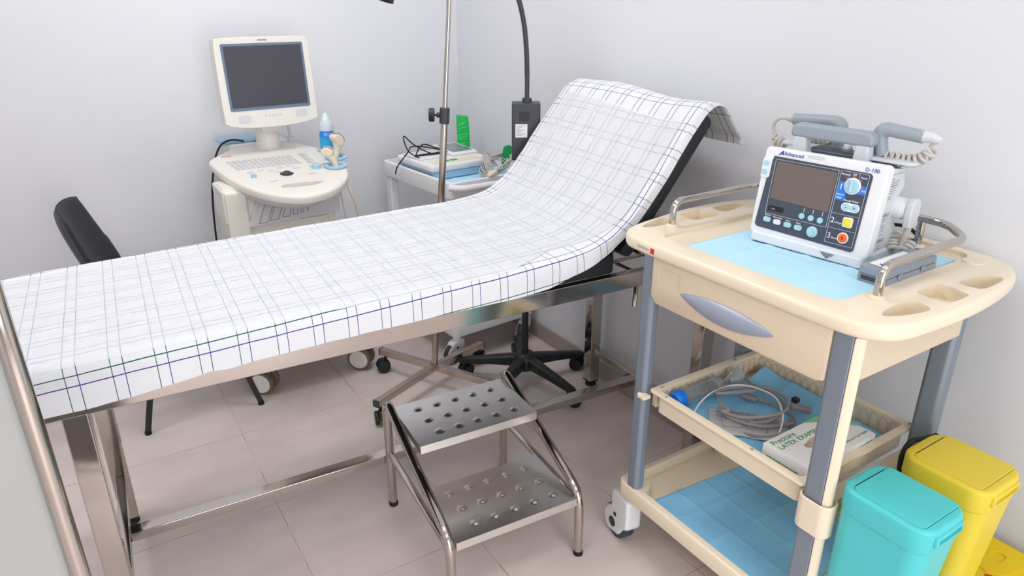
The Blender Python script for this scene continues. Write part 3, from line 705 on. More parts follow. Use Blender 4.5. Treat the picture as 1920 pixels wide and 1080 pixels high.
# side connector
cn = part('side_connector', G().tube([(.255, .128, .112), (.275, .128, .112)], [.024, .0235], 24).tube([(.272, .128, .112), (.284, .128, .112)], [.022, .0215], 24), WHITEP, df)
part('connector_head', G().prism([(.110, .075), (.146, .075), (.150, .105), (.148, .128), (.138, .138), (.118, .138), (.108, .128), (.106, .105)], .284, .300, 'yz'), SIDEG, cn, bevel=.004, seg=3)
part('connector_cable', G().tube(smooth([(.292, .128, .078), (.288, .128, .05), (.283, .130, .03), (.284, .125, .012)], 6), [.007] * 6 + [.0055] * 13, 12).tube(coil([(.262, .150, .052), (.264, .140, .03), (.272, .12, .016)], .012, 4), .0048, 8).tube(coil([(.285, .165, .03), (.29, .145, .022), (.29, .125, .016)], .012, 3), .0048, 8), CORD, cn)
for kx, ky in ((.02, .02), (.24, .02), (.02, .15), (.24, .15)):
    pass
# battery pack
bt = thing('battery_pack', 'grey rectangular battery pack lying on the blue pad beside defibrillator', 'battery pack', (1.398, .716, .9235), math.radians(1))
part('case', G().box(-.094, .094, -.030, .030, 0, .018), DEFB, bt, bevel=.002, seg=2)
part('lid', G().prism([(-.094, .0), (.094, .0), (.092, .016), (-.090, .016)], -.029, .030, 'xz', Matrix.Translation((0, 0, .0185))), DEFB, bt, bevel=.002, seg=2)
part('end_slot', G().box(-.0955, -.0935, -.024, .022, .008, .0165), DARKP, bt)
part('clip', G().box(-.055, -.04, -.0325, -.03, .012, .022).box(.03, .045, -.0325, -.03, .012, .022), DEFB, bt, bevel=.001, seg=1)
part('label_sticker', G().box(-.070, .055, -.006, .024, .0344, .0348), CARDW, bt)
text('Advanced', .014, (-.052, -.002, .0349), (1, 0, 0), (0, 1, 0), INK, bt)
part('brand_mark', G().prism([(-.066, -.002), (-.060, .008), (-.055, .008), (-.055, -.002), (-.058, -.002)], .0348, .0351), INK, bt)
# black mains cable behind defibrillator
solo('power_cable', G().tube(smooth([(1.62, .95, .928), (1.645, .90, .945), (1.64, .84, .955), (1.62, .80, .94), (1.60, .83, .929), (1.56, .87, .928)], 8), .0042, 10), RUB, 'black mains cable looping behind the defibrillator by the guard rail', 'cable')

# ------------------------------------------------------------------ middle tray contents
sp_ = thing('inhaler_spacer', 'clear inhaler spacer with blue end cap and silicone mask in tray', 'inhaler spacer', (1.172, 1.066, .521))
ax = V((.985, -.06, .02)).normalized()
Mx = V((0, 0, 1)).rotation_difference(ax).to_matrix().to_4x4() @ Matrix.Diagonal((.88, .88, 1.0, 1))
part('chamber', G().lathe([(.021, .012), (.0235, .02), (.0245, .07), (.0245, .115), (.021, .132), (.019, .133), (.019, .131), (.0225, .114), (.0225, .022), (.0195, .014)], (0, 0, 0), 28, Mx), CLEAR, sp_)
part('end_cap', G().lathe([(.0, -.010), (.019, -.010), (.0245, -.004), (.0255, .002), (.0255, .016), (.021, .018)], (0, 0, 0), 28, Mx), BRIGHTB, sp_)
part('valve_collar', G().lathe([(.021, .118), (.027, .122), (.0275, .140), (.019, .150), (.014, .152)], (0, 0, 0), 28, Mx), CLEAR2, sp_)
Mm = Matrix.Translation((0, 0, 0)) @ Mx
part('face_mask', G().lathe([(.012, .15), (.0125, .165), (.018, .178), (.027, .192), (.034, .206), (.036, .208), (.034, .2035), (.025, .19), (.016, .177), (.010, .165)], (0, 0, 0), 28, Mm @ Matrix.Diagonal((1.0, .8, 1, 1))), CLEAR2, sp_)
pk = thing('electrode_packet', 'silver printed electrode packet lying beneath coiled grey cable', 'electrode packet', (1.255, .912, .4985), math.radians(-50))
def pillow(i, j):
    x = -.095 + .19 * i; y = -.055 + .11 * j; e = (math.sin(PI * i) * math.sin(PI * j)) ** .5
    return (x, y, .004 + .012 * e + .002 * noise.noise(V((x * 40, y * 40, 0))))
part('pouch', G().grid(pillow, 40, 30), PACK, pk, solid=.003)
pp = G(); random.seed(3)
def onp(x, y):
    i = (x + .095) / .19; j = (y + .055) / .11; return pillow(i, j)[2] + .0008
def ptile(x0, x1, y0, y1, m_):
    p = [(x0, y0), (x1, y0), (x1, y1), (x0, y1)]; m_._add([(a, b, onp(a, b)) for a, b in p], [(0, 1, 2, 3)])
for i in range(70):
    for j in range(14):
        if random.random() < .55:
            x = -.075 + i * .0021; y = .004 + j * .0024; ptile(x, x + .0016, y, y + .0015, pp)
for k_ in range(6):
    x0 = -.07 + k_ * .024
    for a, b, c, d in ((x0, x0 + .02, -.0075, -.0068), (x0, x0 + .02, .0005, .0012), (x0, x0 + .0007, -.0075, .001), (x0 + .0195, x0 + .0202, -.0075, .001)): ptile(a, b, c, d, pp)
    ptile(x0 + .006, x0 + .009, -.005, -.003, pp)
for a, b, c, d in ((-.06, -.012, -.0125, -.0115), (-.06, -.012, -.033, -.032), (-.06, -.0592, -.033, -.0115), (-.0128, -.012, -.033, -.0115), (-.006, .045, -.0125, -.0115), (-.006, .045, -.033, -.032), (-.006, -.005, -.033, -.0115), (.044, .045, -.033, -.0115)): ptile(a, b, c, d, pp)
part('packet_print', pp, INKK, pk)
def loop(c, rx, ry, ang, z0, z1, a0, a1, n=40, wob=0):
    out = []
    for k in range(n + 1):
        a = math.radians(a0 + (a1 - a0) * k / n); x = rx * math.cos(a); y = ry * math.sin(a); r = math.radians(ang)
        out.append(V((c[0] + x * math.cos(r) - y * math.sin(r), c[1] + x * math.sin(r) + y * math.cos(r), z0 + (z1 - z0) * k / n + wob * math.sin(3 * a))))
    return out
lp = loop((1.30, .945), .085, .075, 20, .530, .538, 200, 520, wob=.003) + loop((1.295, .94), .09, .07, -20, .538, .544, 160, 500, wob=.003)[1:] + loop((1.345, 1.015), .05, .026, 60, .540, .532, 200, 430)[1:]
lp = smooth([lp[i] for i in range(0, len(lp), 4)], 4)
cb_ = thing('monitor_cable', 'thick grey cable coiled in the middle tray on silver packet', 'cable', (1.30, .94, .5))
part('cable_loop', G().tube(lp, .0042, 10).tube(smooth([(1.23, .97, .51), (1.21, .91, .506), (1.235, .86, .506), (1.30, .835, .506), (1.36, .86, .507), (1.375, .92, .51), (1.35, .98, .515)], 8), .0042, 10).tube(smooth([(1.345, .86, .512), (1.32, .845, .52), (1.25, .87, .524), (1.215, .93, .526), (1.225, .98, .528)], 8), .0042, 10), CORDG, cb_, world=True)
part('connector', G().box(-.024, .024, -.008, .008, -.007, .007, Matrix.Translation((1.385, .865, .53)) @ Matrix.Rotation(math.radians(-60), 4, 'Z')), CORDG, cb_, world=True, bevel=.003, seg=2)
part('connector', G().box(-.02, .02, -.009, .009, -.006, .006, Matrix.Translation((1.345, .985, .515)) @ Matrix.Rotation(math.radians(-70), 4, 'Z')), CORDG, cb_, world=True, bevel=.003, seg=2)
part('connector_plug', G().box(-.008, .008, -.008, .008, -.006, .006, Matrix.Translation((1.405, .895, .532))), BLACKP, cb_, world=True, bevel=.002, seg=2)
solo('oxygen_tube', G().tube(smooth([(1.165, .985, .502), (1.19, 1.02, .51), (1.26, 1.03, .535), (1.33, 1.0, .547), (1.35, .92, .549), (1.31, .86, .538), (1.27, .835, .52)], 8), .0022, 8), WHITEP, 'thin white tube looped over the grey cable in the tray', 'tube')
# glove box
GBX, GBY = 1.272, .7365
gb = thing('glove_box', 'white and green box of latex examination gloves in middle tray', 'glove box', (GBX, GBY, .4985), math.radians(1))
bx_ = G().box(-.118, .118, -.058, .058, 0, .062)
gbc = part('carton', cutmesh(bx_, [G().prism([(p[0], p[1]) for p in [( .055 * math.cos(a / 12 * PI) , .017 * math.sin(a / 12 * PI) - .002) for a in range(24)]], .055, .08)]), CARDW, gb, bevel=.0008, seg=1)
part('glove', G().grid(lambda i, j: (-.05 + .1 * i, -.018 + .034 * j, .057 + .006 * noise.noise(V((i * 6, j * 4, 2)))), 20, 10), SKIN, gb)
part('green_swoosh', G().prism([(.118, .058), (.02, .058), (.05, .042), (.075, .036), (.092, .02), (.106, -.01), (.118, -.022)], .0621, .0624), mat('pale_green_print', (138, 206, 138), .5), gb)
part('green_stripe', G().box(-.1186, -.118, .0, .056, .003, .009), INKG, gb)
ux, uy = (1, 0, 0), (0, 1, 0)
text('Precicare', .021, (-.108, .036, .0622), ux, uy, INKG, gb, sx=.95)
text('LATEX EXAMINATION', .0185, (-.108, .018, .0622), ux, uy, INKG, gb, sx=1.05)
text('Care Comfort for Your Health', .0088, (.0, -.044, .0626), ux, uy, mat('soft_green_ink', (120, 175, 140), .5), gb, sx=1.0)
text('LATEX EXAMINATION GLOVES', .0072, (-.1188, .046, .034), (0, -1, 0), (0, 0, 1), INKG, gb, sx=.78)
text('Size: M', .007, (-.1188, -.02, .014), (0, -1, 0), (0, 0, 1), INKK, gb)
text('LATEX EXAMINATION GLOVES', .015, (-.108, -.0586, .025), (1, 0, 0), (0, 0, 1), INKG, gb, sx=.85)
text('NON-STERILE', .009, (.058, -.0586, .044), (1, 0, 0), (0, 0, 1), INKG, gb)
part('leaf_print', G().prism([(.09, .008), (.098, .022), (.106, .012), (.112, .02), (.114, .006)], -.0587, -.0583, 'xz'), INKG, gb)

# ------------------------------------------------------------------ bins
def swing_bin(x0, x1, y0, y1, zt, m, label):
    cx, cy = (x0 + x1) / 2, (y0 + y1) / 2; W = (x1 - x0) / 2; D = (y1 - y0) / 2
    b = thing('waste_bin', label, 'waste bin', (cx, cy, 0))
    def ring(g, z, k, inset, r): return [(p[0], p[1], z) for p in rrect(-W + .0025 + inset * .4, W - .0025 - inset - k, -D + .0025 + inset + k * .5, D - .0025 - inset * .3, r, 6)]
    g = G()
    lv = [(0, .055, .010, .022), (.01, .054, .004, .026), (zt - .05, 0, 0, .034)]
    rs = [ring(g, z, k, i_, r) for z, k, i_, r in lv]
    vs = [p for r_ in rs for p in r_]; n = len(rs[0]); fs = [tuple(range(n))[::-1]] + [(a * n + i, a * n + (i + 1) % n, (a + 1) * n + (i + 1) % n, (a + 1) * n + i) for a in range(len(rs) - 1) for i in range(n)] + [tuple(range((len(rs) - 1) * n, len(rs) * n))]
    part('bin_body', g._add(vs, fs), m, b, bevel=.002, seg=2)
    lid = cutmesh(G().prism(rrect(-W, W, -D, D, .038, 7), zt - .055, zt - .002), [G().prism(rrect(-W + .012, W + .02, -D + .016, D - .020, .014, 5), zt - .0045, zt + .03)], .007, 4)
    # hand grip slot on the short side facing the camera
    part('lid', lid, m, b)
    fg = G().prism(rrect(-W + .014, W - .004, -D + .018, D - .022, .012, 5), zt - .012, zt - .0015)
    fp = part('flap', fg, m, b, bevel=.002, seg=3)
    part('lid_slit_shade', G().box(-W + .03, W - .02, D - .0235, D - .0195, zt - .0045, zt - .0035), BLACKP, b)  # black strip puts the gap's shade in as colour along the flap
    part('grip_slot', cutmesh(G().box(-W + .026, W - .026, -D - .004, -D + .006, zt - .036, zt - .014), [G().box(-W + .034, W - .034, -D - .02, -D + .004, zt - .031, zt - .019)], .003, 2), m, b)
    return b
swing_bin(1.114, 1.256, .418, .594, .598, TEAL, 'turquoise plastic waste bin with swing lid beside the cream cart')
swing_bin(1.312, 1.464, .418, .590, .598, YELL, 'yellow plastic waste bin with swing lid between turquoise bin and wall')
# sharps box
sb = thing('sharps_box', 'yellow cardboard sharps container with black opening on the floor by wall', 'sharps container', (1.572, .40, 0))
part('carton', G().box(-.088, .088, -.10, .10, 0, .28), YELLC, sb, bevel=.0015, seg=1)
part('carry_flap', cutmesh(G().prism([(-.03, .098), (.085, .098), (.085, .03), (.06, .005), (-.02, .02), (-.042, .05)], .2805, .2825), [G().prism(rrect(.0, .045, .045, .072, .011, 5), .27, .30)]), YELLC, sb)
part('disposal_opening', G().lathe([(0, .2803), (.024, .2803), (.026, .2825), (.022, .283), (.02, .281), (0, .281)], (.045, -.035, 0), 28), BLACKP, sb)
part('hazard_mark', G().prism([(-.062, .038), (-.052, .05), (-.042, .038), (-.052, .026)], .2803, .2808), RED, sb)
part('front_print', G().box(-.0886, -.088, .04, .09, .262, .2655).box(-.0886, -.088, .05, .09, .252, .256), BLACKP, sb)
# black hose behind yellow bin
solo('trolley_cord', G().tube(smooth([(1.49, .602, .565), (1.437, .600, .577), (1.385, .600, .591), (1.361, .600, .582), (1.353, .600, .561), (1.358, .600, .529), (1.375, .600, .45), (1.38, .600, .3), (1.38, .600, .1), (1.40, .59, .008)], 8), .0055, 10), RUB, 'black cord looping down between the cart and yellow bin', 'cable')

# ------------------------------------------------------------------ ultrasound machine
us = thing('ultrasound_machine', 'off-white ultrasound machine with tilted monitor and control console by wall', 'ultrasound machine', (.66, 2.8, 0))
part('lower_body', G().prism([(2.66, .16), (2.62, .62), (2.62, .82), (3.0, .85), (3.02, .16)], .53, .82, 'yz'), OFFW, us, world=True, bevel=.02, seg=4)
part('chassis', G().prism(rrect(.44, .90, 2.52, 3.06, .05, 5), .12, .18), OFFW, us, world=True, bevel=.01, seg=3)
part('side_module', G().prism([(2.525, .60), (2.525, .832), (2.56, .845), (2.68, .845), (2.70, .60)], .436, .51, 'yz'), OFFW, us, world=True, bevel=.008, seg=3)
part('media_drive', G().box(.43, .54, 2.535, 2.7, .72, .838), OFFW, us, world=True, bevel=.006, seg=3)
part('drive_slot', G().box(.4285, .431, 2.55, 2.63, .815, .828), OFFW2, us, world=True, bevel=.001, seg=1)
part('front_module', G().box(.50, .825, 2.545, 2.68, .62, .80), OFFW, us, world=True, bevel=.006, seg=3)
part('lower_door', G().box(.69, .80, 2.542, 2.548, .62, .70), OFFW, us, world=True, bevel=.008, seg=3)
fpn = part('slotted_cover', G().prism([(.547, .812), (.842, .802), (.836, .712), (.50, .703)], 2.515, 2.54, 'xz'), OFFW2, us, world=True, bevel=.002, seg=2)
sl = G()
for a, b, wd in ((.571, .537, .03), (.606, .577, .028), (.643, .622, .024), (.672, .659, .016), (.696, .688, .010), (.717, .712, .003)):
    t_ = .796; b_ = .712 + (a - .571) * .16
    pl = [(a, t_ - (a - .571) * .16), (a + wd, t_ - (a - .571) * .16), (b + wd, b_), (b, b_)]
    for p_, q_ in zip(pl, pl[1:] + pl[:1]): sl.bar((p_[0], 2.5145, p_[1]), (q_[0], 2.5145, q_[1]), .001, .0016, (0, 1, 0))
part('cover_slots', sl, DARKP, fpn, world=True)
# console plate
co = smooth([(.447, 2.80, 0), (.462, 2.832, 0), (.51, 2.885, 0), (.578, 2.955, 0), (.673, 3.0, 0), (.77, 2.985, 0), (.85, 2.88, 0), (.895, 2.76, 0), (.905, 2.64, 0), (.868, 2.48, 0), (.805, 2.375, 0), (.723, 2.312, 0), (.635, 2.305, 0), (.55, 2.375, 0), (.489, 2.502, 0), (.458, 2.65, 0), (.447, 2.765, 0)], 6, True)
ZT = lambda y: .845 + .1 * (y - 2.3)
TS = Matrix.Translation((0, 2.3, .845)) @ Matrix.Rotation(math.atan(.1), 4, 'X') @ Matrix.Translation((0, -2.3, 0))   # console plane: z=0 is its top
cs = cutmesh(G().prism([(p.x, p.y) for p in co], -.034, 0, M=TS), [G().prism([(p.x, p.y) for p in smooth([(.605, 2.415, 0), (.66, 2.398, 0), (.72, 2.40, 0), (.755, 2.425, 0), (.70, 2.44, 0), (.63, 2.44, 0)], 5, True)], -.02, .02, M=TS)], .011, 4)
con = part('console', cs, OFFW, us, world=True)
part('console_underside', G().prism([(.6 + (p.x - .6) * .86, 2.68 + (p.y - 2.68) * .86) for p in co], -.065, -.03, M=TS), OFFW2, con, world=True, bevel=.015, seg=3)
ky = G()
for r_ in range(5):
    for c_ in range(13):
        x = .508 + c_ * .0185 + r_ * .003; y = 2.755 - r_ * .024
        ky.box(x - .0065, x + .0065, y - .008, y + .008, 0, .0028, TS)
for k_ in range(8): ky.box(.77 + .006 * k_ * 0, .80, 2.765 - .018 * k_, 2.771 - .018 * k_, 0, .0025, TS)
for x, y in ((.59, 2.62), (.62, 2.60), (.66, 2.625), (.70, 2.63), (.55, 2.61), (.77, 2.60), (.80, 2.605), (.825, 2.61), (.79, 2.575), (.64, 2.58), (.715, 2.60)): ky.box(x - .010, x + .010, y - .006, y + .006, 0, .0028, TS)
part('keys', ky, OFFW2, con, world=True)
kl = G(); random.seed(5)
for r_ in range(5):
    for c_ in range(13):
        x = .508 + c_ * .0185 + r_ * .003; y = 2.755 - r_ * .024; kl.box(x - .003, x + .003 * random.random(), y - .003, y - .001, .0028, .003, TS)
for k_ in range(8): kl.box(.772, .79 - .008 * random.random(), 2.767 - .018 * k_, 2.769 - .018 * k_, .0025, .0028, TS)
for x, y in ((.745, 2.52), (.60, 2.49)): kl.box(x - .014, x + .014, y - .0025, y, 0, .0004, TS)
part('key_legends', kl, INKK, con, world=True)
part('trackball', G().ball(TS @ V((.663, 2.55, .003)), .015, (1, 1, .6)).lathe([(.024, -.001), (.024, .0018), (.014, .0025)], (0, 0, 0), 28, TS @ Matrix.Translation((.663, 2.55, 0))), DARKP, con, world=True)
part('rotary_knob', G().lathe([(.0175, 0), (.0165, .013), (.013, .015), (0, .015)], (0, 0, 0), 24, TS @ Matrix.Translation((.78, 2.575, 0))), LBLUE, con, world=True)
part('rotary_knob', G().lathe([(.010, 0), (.0095, .011), (0, .012)], (0, 0, 0), 20, TS @ Matrix.Translation((.548, 2.555, 0))), LBLUE, con, world=True)
part('warning_sticker', G().box(.792, .835, 2.86, 2.885, .0002, .0006, TS), WHITEP, con, world=True)
part('warning_sign', G().prism([(.80, 2.864), (.816, 2.864), (.808, 2.881)], .0006, .001, M=TS), YBTN, con, world=True)
part('red_sticker', G().box(.50, .535, 2.83, 2.845, .0002, .0005, TS), mat('pink_ink', (222, 150, 160), .5), con, world=True)
hr = []
for x, y in ((.897, 2.775), (.888, 2.665), (.85, 2.565)):
    hg = G(); M_ = TS @ Matrix.Translation((x, y, .002)); hg.lathe([(.042, 0), (.042, .006), (.028, .006), (.025, 0), (.024, -.03)], (0, 0, 0), 28, M_)
    part('probe_holder', hg, LBLUE, con, world=True)
# monitor
nk = part('monitor_neck', G().lathe([(.047, .89), (.047, .925), (.045, .927), (.043, .955), (.038, .968), (.030, .985), (.034, 1.04)], (.70, 2.915, 0), 28).box(.672, .732, 2.87, 2.92, .97, 1.12), OFFW, us, world=True, bevel=.004, seg=2)

MM = Matrix.Translation((.702, 2.845, 1.165)) @ Matrix.Rotation(math.radians(4), 4, 'Z') @ Matrix.Rotation(math.radians(-5), 4, 'X')
mo = smooth([(-.155, .155, 0), (-.05, .158, 0), (.08, .158, 0), (.155, .155, 0), (.174, .138, 0), (.178, 0, 0), (.178, -.125, 0), (.172, -.150, 0), (.10, -.165, 0), (0, -.169, 0), (-.10, -.165, 0), (-.170, -.150, 0), (-.178, -.125, 0), (-.178, 0, 0), (-.174, .138, 0)], 5, True)
mn = part('monitor', G().prism([(p.x, p.y) for p in mo], -.028, .03, 'xz', MM), OFFW, us, world=True, bevel=.012, seg=4)
part('screen_bezel', G().prism(rrect(-.153, .153, -.102, .136, .006, 3), -.0292, -.026, 'xz', MM), BEZ, mn, world=True)
part('screen', G().box(-.144, .144, -.0305, -.028, -.090, .127, MM), SCRD, mn, world=True)
part('speaker_grille', G().prism(rrect(-.13, -.082, -.148, -.118, .012, 5), -.0288, -.027, 'xz', MM), OFFW2, mn, world=True)
part('speaker_grille', G().prism(rrect(.09, .138, -.140, -.112, .012, 5), -.0288, -.027, 'xz', MM), OFFW2, mn, world=True)
mb = G()
for k_ in range(5): mb.box(-.03 + .014 * k_, -.021 + .014 * k_, -.0292, -.028, -.128, -.121, MM)
part('menu_keys', mb, OFFW2, mn, world=True)
text('mindray', .011, MM @ V((-.016, -.0286, .1435)), MM.to_3x3() @ V((1, 0, 0)), MM.to_3x3() @ V((0, 0, 1)), INKK, mn, world=True)
part('rear_shelf', G().box(.53, .68, 2.99, 3.09, .915, .935), LBLUE, us, world=True, bevel=.01, seg=2)
part('rear_cover', G().box(.56, .80, 2.975, 3.1, .78, .915), WHITEP, us, world=True, bevel=.01, seg=2)
part('antenna_post', G().cyl((.80, 2.95, .90), (.80, 2.95, .93), .012).cyl((.80, 2.95, .93), (.79, 2.95, 1.03), .006), SIDEG, us, world=True)
for x, y, a in ((.49, 2.60, 200), (.89, 2.585, -20), (.49, 3.0, 160), (.86, 3.0, 20)):
    M_ = Matrix.Translation((x, y, 0)) @ Matrix.Rotation(math.radians(a), 4, 'Z')
    M_ = Matrix.Translation((x, y, 0)) @ Matrix.Rotation(math.radians(48), 4, 'Z')
    cst = part('caster', G().box(-.012, .012, -.02, .03, .05, .125, M_).box(-.02, .03, -.055, .0, .105, .118, M_), OFFW, us, world=True, bevel=.004, seg=2)
    for sx in (-1, 1):
        wh = part('wheel', G().cyl(M_ @ V((sx * .012, 0, .05)), M_ @ V((sx * .034, 0, .05)), .05, n=36), mat('taupe_rubber', (112, 98, 84), .6) if (x, sx) == (.49, -1) and y < 2.7 else bpy.data.materials['taupe_rubber'], cst, world=True, bevel=.004, seg=2)
        part('wheel_cover', G().cyl(M_ @ V((sx * .030, 0, .05)), M_ @ V((sx * .0365, 0, .05)), .040, n=32), OFFW, wh, world=True, bevel=.003, seg=2)
part('probe_cable', G().tube(smooth([(.885, 2.66, .86), (.895, 2.60, .82), (.90, 2.56, .76), (.93, 2.58, .66), (.95, 2.62, .5), (.93, 2.66, .3)], 8), .0045, 8).tube(smooth([(.85, 2.56, .84), (.855, 2.55, .78), (.87, 2.57, .70), (.89, 2.6, .6), (.90, 2.64, .4)], 8), .0035, 8), PROBE, us, world=True)
solo('mains_lead', G().tube(smooth([(.62, 2.98, .925), (.57, 2.97, .935), (.53, 2.965, .92), (.502, 2.955, .88), (.485, 2.96, .82), (.47, 2.965, .74), (.46, 2.97, .62), (.455, 2.98, .45), (.45, 3.04, .008)], 8), .0038, 10), RUB, 'black cable hanging at the left side of the ultrasound machine', 'cable')
# probes
def probe(loc, rz, tilt, s, label):
    p = thing('ultrasound_probe', label, 'ultrasound probe', loc, rz)
    M_ = Matrix.Rotation(tilt, 4, 'Y') @ Matrix.Scale(s, 4)
    part('handle', G().tube([M_ @ V(q) for q in smooth([(0, 0, -.03), (0, 0, .0), (-.004, 0, .03), (-.016, 0, .05)], 5)], [x * s for x in [.009, .010, .011, .012, .0125, .013, .013, .0135, .014, .0145, .015, .0155, .016, .016, .016, .016]], 14, sy=1.0), PROBE, p)
    part('head', G().prism([(-.004, .036), (.010, .046), (.008, .062), (-.006, .076), (-.026, .080), (-.042, .070), (-.047, .057), (-.034, .046), (-.018, .040)], -.018, .018, 'xz', M_), PROBE, p, bevel=.006 * s, seg=3)
    part('lens', G().prism([(-.036, .073), (-.026, .078), (-.006, .074), (.006, .064), (.010, .066), (-.004, .079), (-.026, .0835), (-.040, .076)], -.0145, .0145, 'xz', M_), DEFG, p)
probe((.888, 2.665, .892), math.radians(10), math.radians(28), 1.0, 'cream curved ultrasound probe in the middle console holder')
probe((.85, 2.565, .882), math.radians(-30), math.radians(-12), .85, 'small cream ultrasound probe in the front console holder')
gl = thing('gel_bottle', 'squeeze bottle of blue ultrasound gel standing on the console', 'gel bottle', (.897, 2.775, .896))
part('bottle', G().lathe([(0, .0), (.026, 0), (.029, .006), (.029, .095), (.025, .108), (.016, .116), (.0, .118)], n=24), mat('milky_plastic', (222, 232, 240), .3, trans=.3), gl)
part('gel', G().lathe([(0, .0), (.0292, .004), (.0295, .004), (.0295, .07), (0, .07)], n=24), GEL, gl)
part('cap', G().lathe([(.017, .112), (.017, .122), (.010, .132), (.006, .142), (.0, .144)], n=20), mat('mint_cap', (206, 232, 232), .4), gl)
part('bottle_label', G().grid(lambda i, j: (.0300 * math.cos(math.radians(195 + 110 * i)), .0300 * math.sin(math.radians(195 + 110 * i)), .052 + .024 * j), 14, 2), BLUEP, gl)
text('ECO', .017, (-.021, -.0305, .058), (1, -.1, 0), (0, 0, 1), INKW, gl, sx=.95)

# ------------------------------------------------------------------ IV stand
iv = thing('iv_stand', 'steel infusion stand with four-armed wheeled base behind the couch', 'infusion stand', (1.10, 2.33, 0))
IC = V((1.0825, 2.274, 0))
for e in ((.955, 2.515), (.775, 2.135), (1.345, 2.345), (1.215, 2.02)):
    E = V((e[0], e[1], .087)); c0 = V((IC.x, IC.y, .087)); d = (E - c0).normalized()
    am = part('base_arm', G().bar(c0 + d * .012, E, .026, .026), IVM, iv, world=True, bevel=.002, seg=2)
    part('arm_cap', G().bar(E - d * .002, E + d * .004, .027, .027), DARKP, am, world=True)
    q = RM[iv.name] @ (E - d * .02); bcaster(iv, q.x, q.y, math.atan2(d.y, d.x) + .9, .076, .027)
b0 = V((IC.x, IC.y, .087)); tp = V((IC.x + .0905, IC.y - .0585, 1.50))
axv = (tp - b0).normalized()
part('lower_pole', G().cyl(b0, b0 + axv * .99, .0125, n=20), IVM, iv, world=True)
part('upper_pole', G().cyl(b0 + axv * .95, b0 + axv * 1.95, .0085, n=18), CHROME, iv, world=True)
part('hook_crown', G().tube(smooth([b0 + axv * 1.94, b0 + axv * 1.97 + V((.08, 0, .02)), b0 + axv * 1.97 + V((.11, 0, -.02)), b0 + axv * 1.97 + V((.13, 0, .02))], 6), .004, 8).tube(smooth([b0 + axv * 1.94, b0 + axv * 1.97 + V((-.08, 0, .02)), b0 + axv * 1.97 + V((-.11, 0, -.02)), b0 + axv * 1.97 + V((-.13, 0, .02))], 6), .004, 8), CHROME, iv, world=True)
cl = part('clamp_collar', G().cyl(b0 + axv * .965, b0 + axv * 1.02, .0175, n=24), DARKP, iv, world=True, bevel=.002, seg=2)
kc = b0 + axv * .995; lft = V((-.843, .538, 0))
part('clamp_knob', G().cyl(kc + lft * .014, kc + lft * .028, .009, n=14).cyl(kc + lft * .026, kc + lft * .038, .0035, n=10).cyl(kc + lft * .036, kc + lft * .054, .0235, n=14), BLACKP, cl, world=True, bevel=.003, seg=2)

# ------------------------------------------------------------------ examination lamp on star base
lm = thing('examination_lamp', 'black gooseneck examination lamp on five-star wheeled base behind backrest', 'examination lamp', (1.405, 2.105, 0))
LC = V((0, 0, 0))
for k_ in range(5):
    a = math.radians(-80 + 72 * k_); d = V((math.cos(a), math.sin(a), 0)); n_ = V((-d.y, d.x, 0))
    prof_ = [(.0, .075, .125, .024), (.06, .078, .122, .022), (.14, .074, .108, .019), (.22, .066, .094, .017), (.262, .062, .084, .016), (.275, .062, .078, .013)]
    g = G(); rings = []
    for r_, zb, zt_, hw in prof_:
        rings.append([d * r_ + n_ * x * hw + V((0, 0, z)) for x, z in ((-1, zb), (1, zb), (1, zt_ - .006), (.55, zt_), (-.55, zt_), (-1, zt_ - .006))])
    vs = [p for r_ in rings for p in r_]; n6 = 6
    fs = [tuple(range(6))[::-1], tuple(range(30, 36))] + [(q * 6 + i, q * 6 + (i + 1) % 6, (q + 1) * 6 + (i + 1) % 6, (q + 1) * 6 + i) for q in range(5) for i in range(6)]
    part('base_arm', g._add(vs, fs), BLACKP, lm, bevel=.004, seg=3)
    e = d * .255; bcaster(lm, e.x, e.y, a + 1.3 + k_, .07, .027)
part('base_hub', G().lathe([(.045, .07), (.045, .115), (.038, .13), (.032, .135), (.016, .137)], n=28), BLACKP, lm)
part('pole', G().cyl((0, 0, .12), (0, 0, .93), .0135, n=20), BLACKP, lm)
MR_ = Matrix.Rotation(math.radians(-33), 4, 'Z')
hx = part('control_box', G().prism(rrect(-.053, .047, -.036, .036, .006, 3), .92, 1.118, M=MR_), DARKP, lm, bevel=.004, seg=3)
vg = G()
for k_ in range(8): vg.box(-.028, .008, -.0370, -.0358, 1.06 + .004 * k_, 1.062 + .004 * k_, MR_)
part('vent_slots', vg, BLACKP, hx)
part('rating_label', G().box(-.040, .002, -.0368, -.0358, 1.002, 1.048, MR_), CARDW, hx)
tx_ = G()
for k_ in range(8): tx_.box(-.037, -.006 - .01 * (k_ % 3), -.0371, -.0366, 1.041 - k_ * .0045, 1.0422 - k_ * .0045, MR_)
part('label_print', tx_, INKK, hx)
part('neck_collar', G().lathe([(.030, 1.117), (.022, 1.114), (.017, 1.118), (.017, 1.132), (.012, 1.134)], n=24), DARKP, lm)
neck = [V((0, 0, 1.125)), V((0, 0, 1.21)), V((-.003, .002, 1.30)), V((-.012, .008, 1.39)), V((-.035, .022, 1.48)), V((-.085, .052, 1.57)), V((-.17, .105, 1.63)), V((-.27, .17, 1.63)), V((-.35, .222, 1.575)), V((-.385, .245, 1.53))]
part('gooseneck', G().tube(smooth(neck, 8), .0082, 14), DARKP, lm)
gk = G(); pn = smooth(neck[1:], 22)
for i in range(1, len(pn) - 1, 2):
    d = (pn[i + 1] - pn[i - 1]).normalized(); gk.tube([pn[i] - d * .0012, pn[i] + d * .0012], .0095, 12)
part('gooseneck_rings', gk, DARKP, lm)
Ms = Matrix.Translation((-.395, .25, 1.50)) @ Matrix.Rotation(math.radians(20), 4, 'Y')
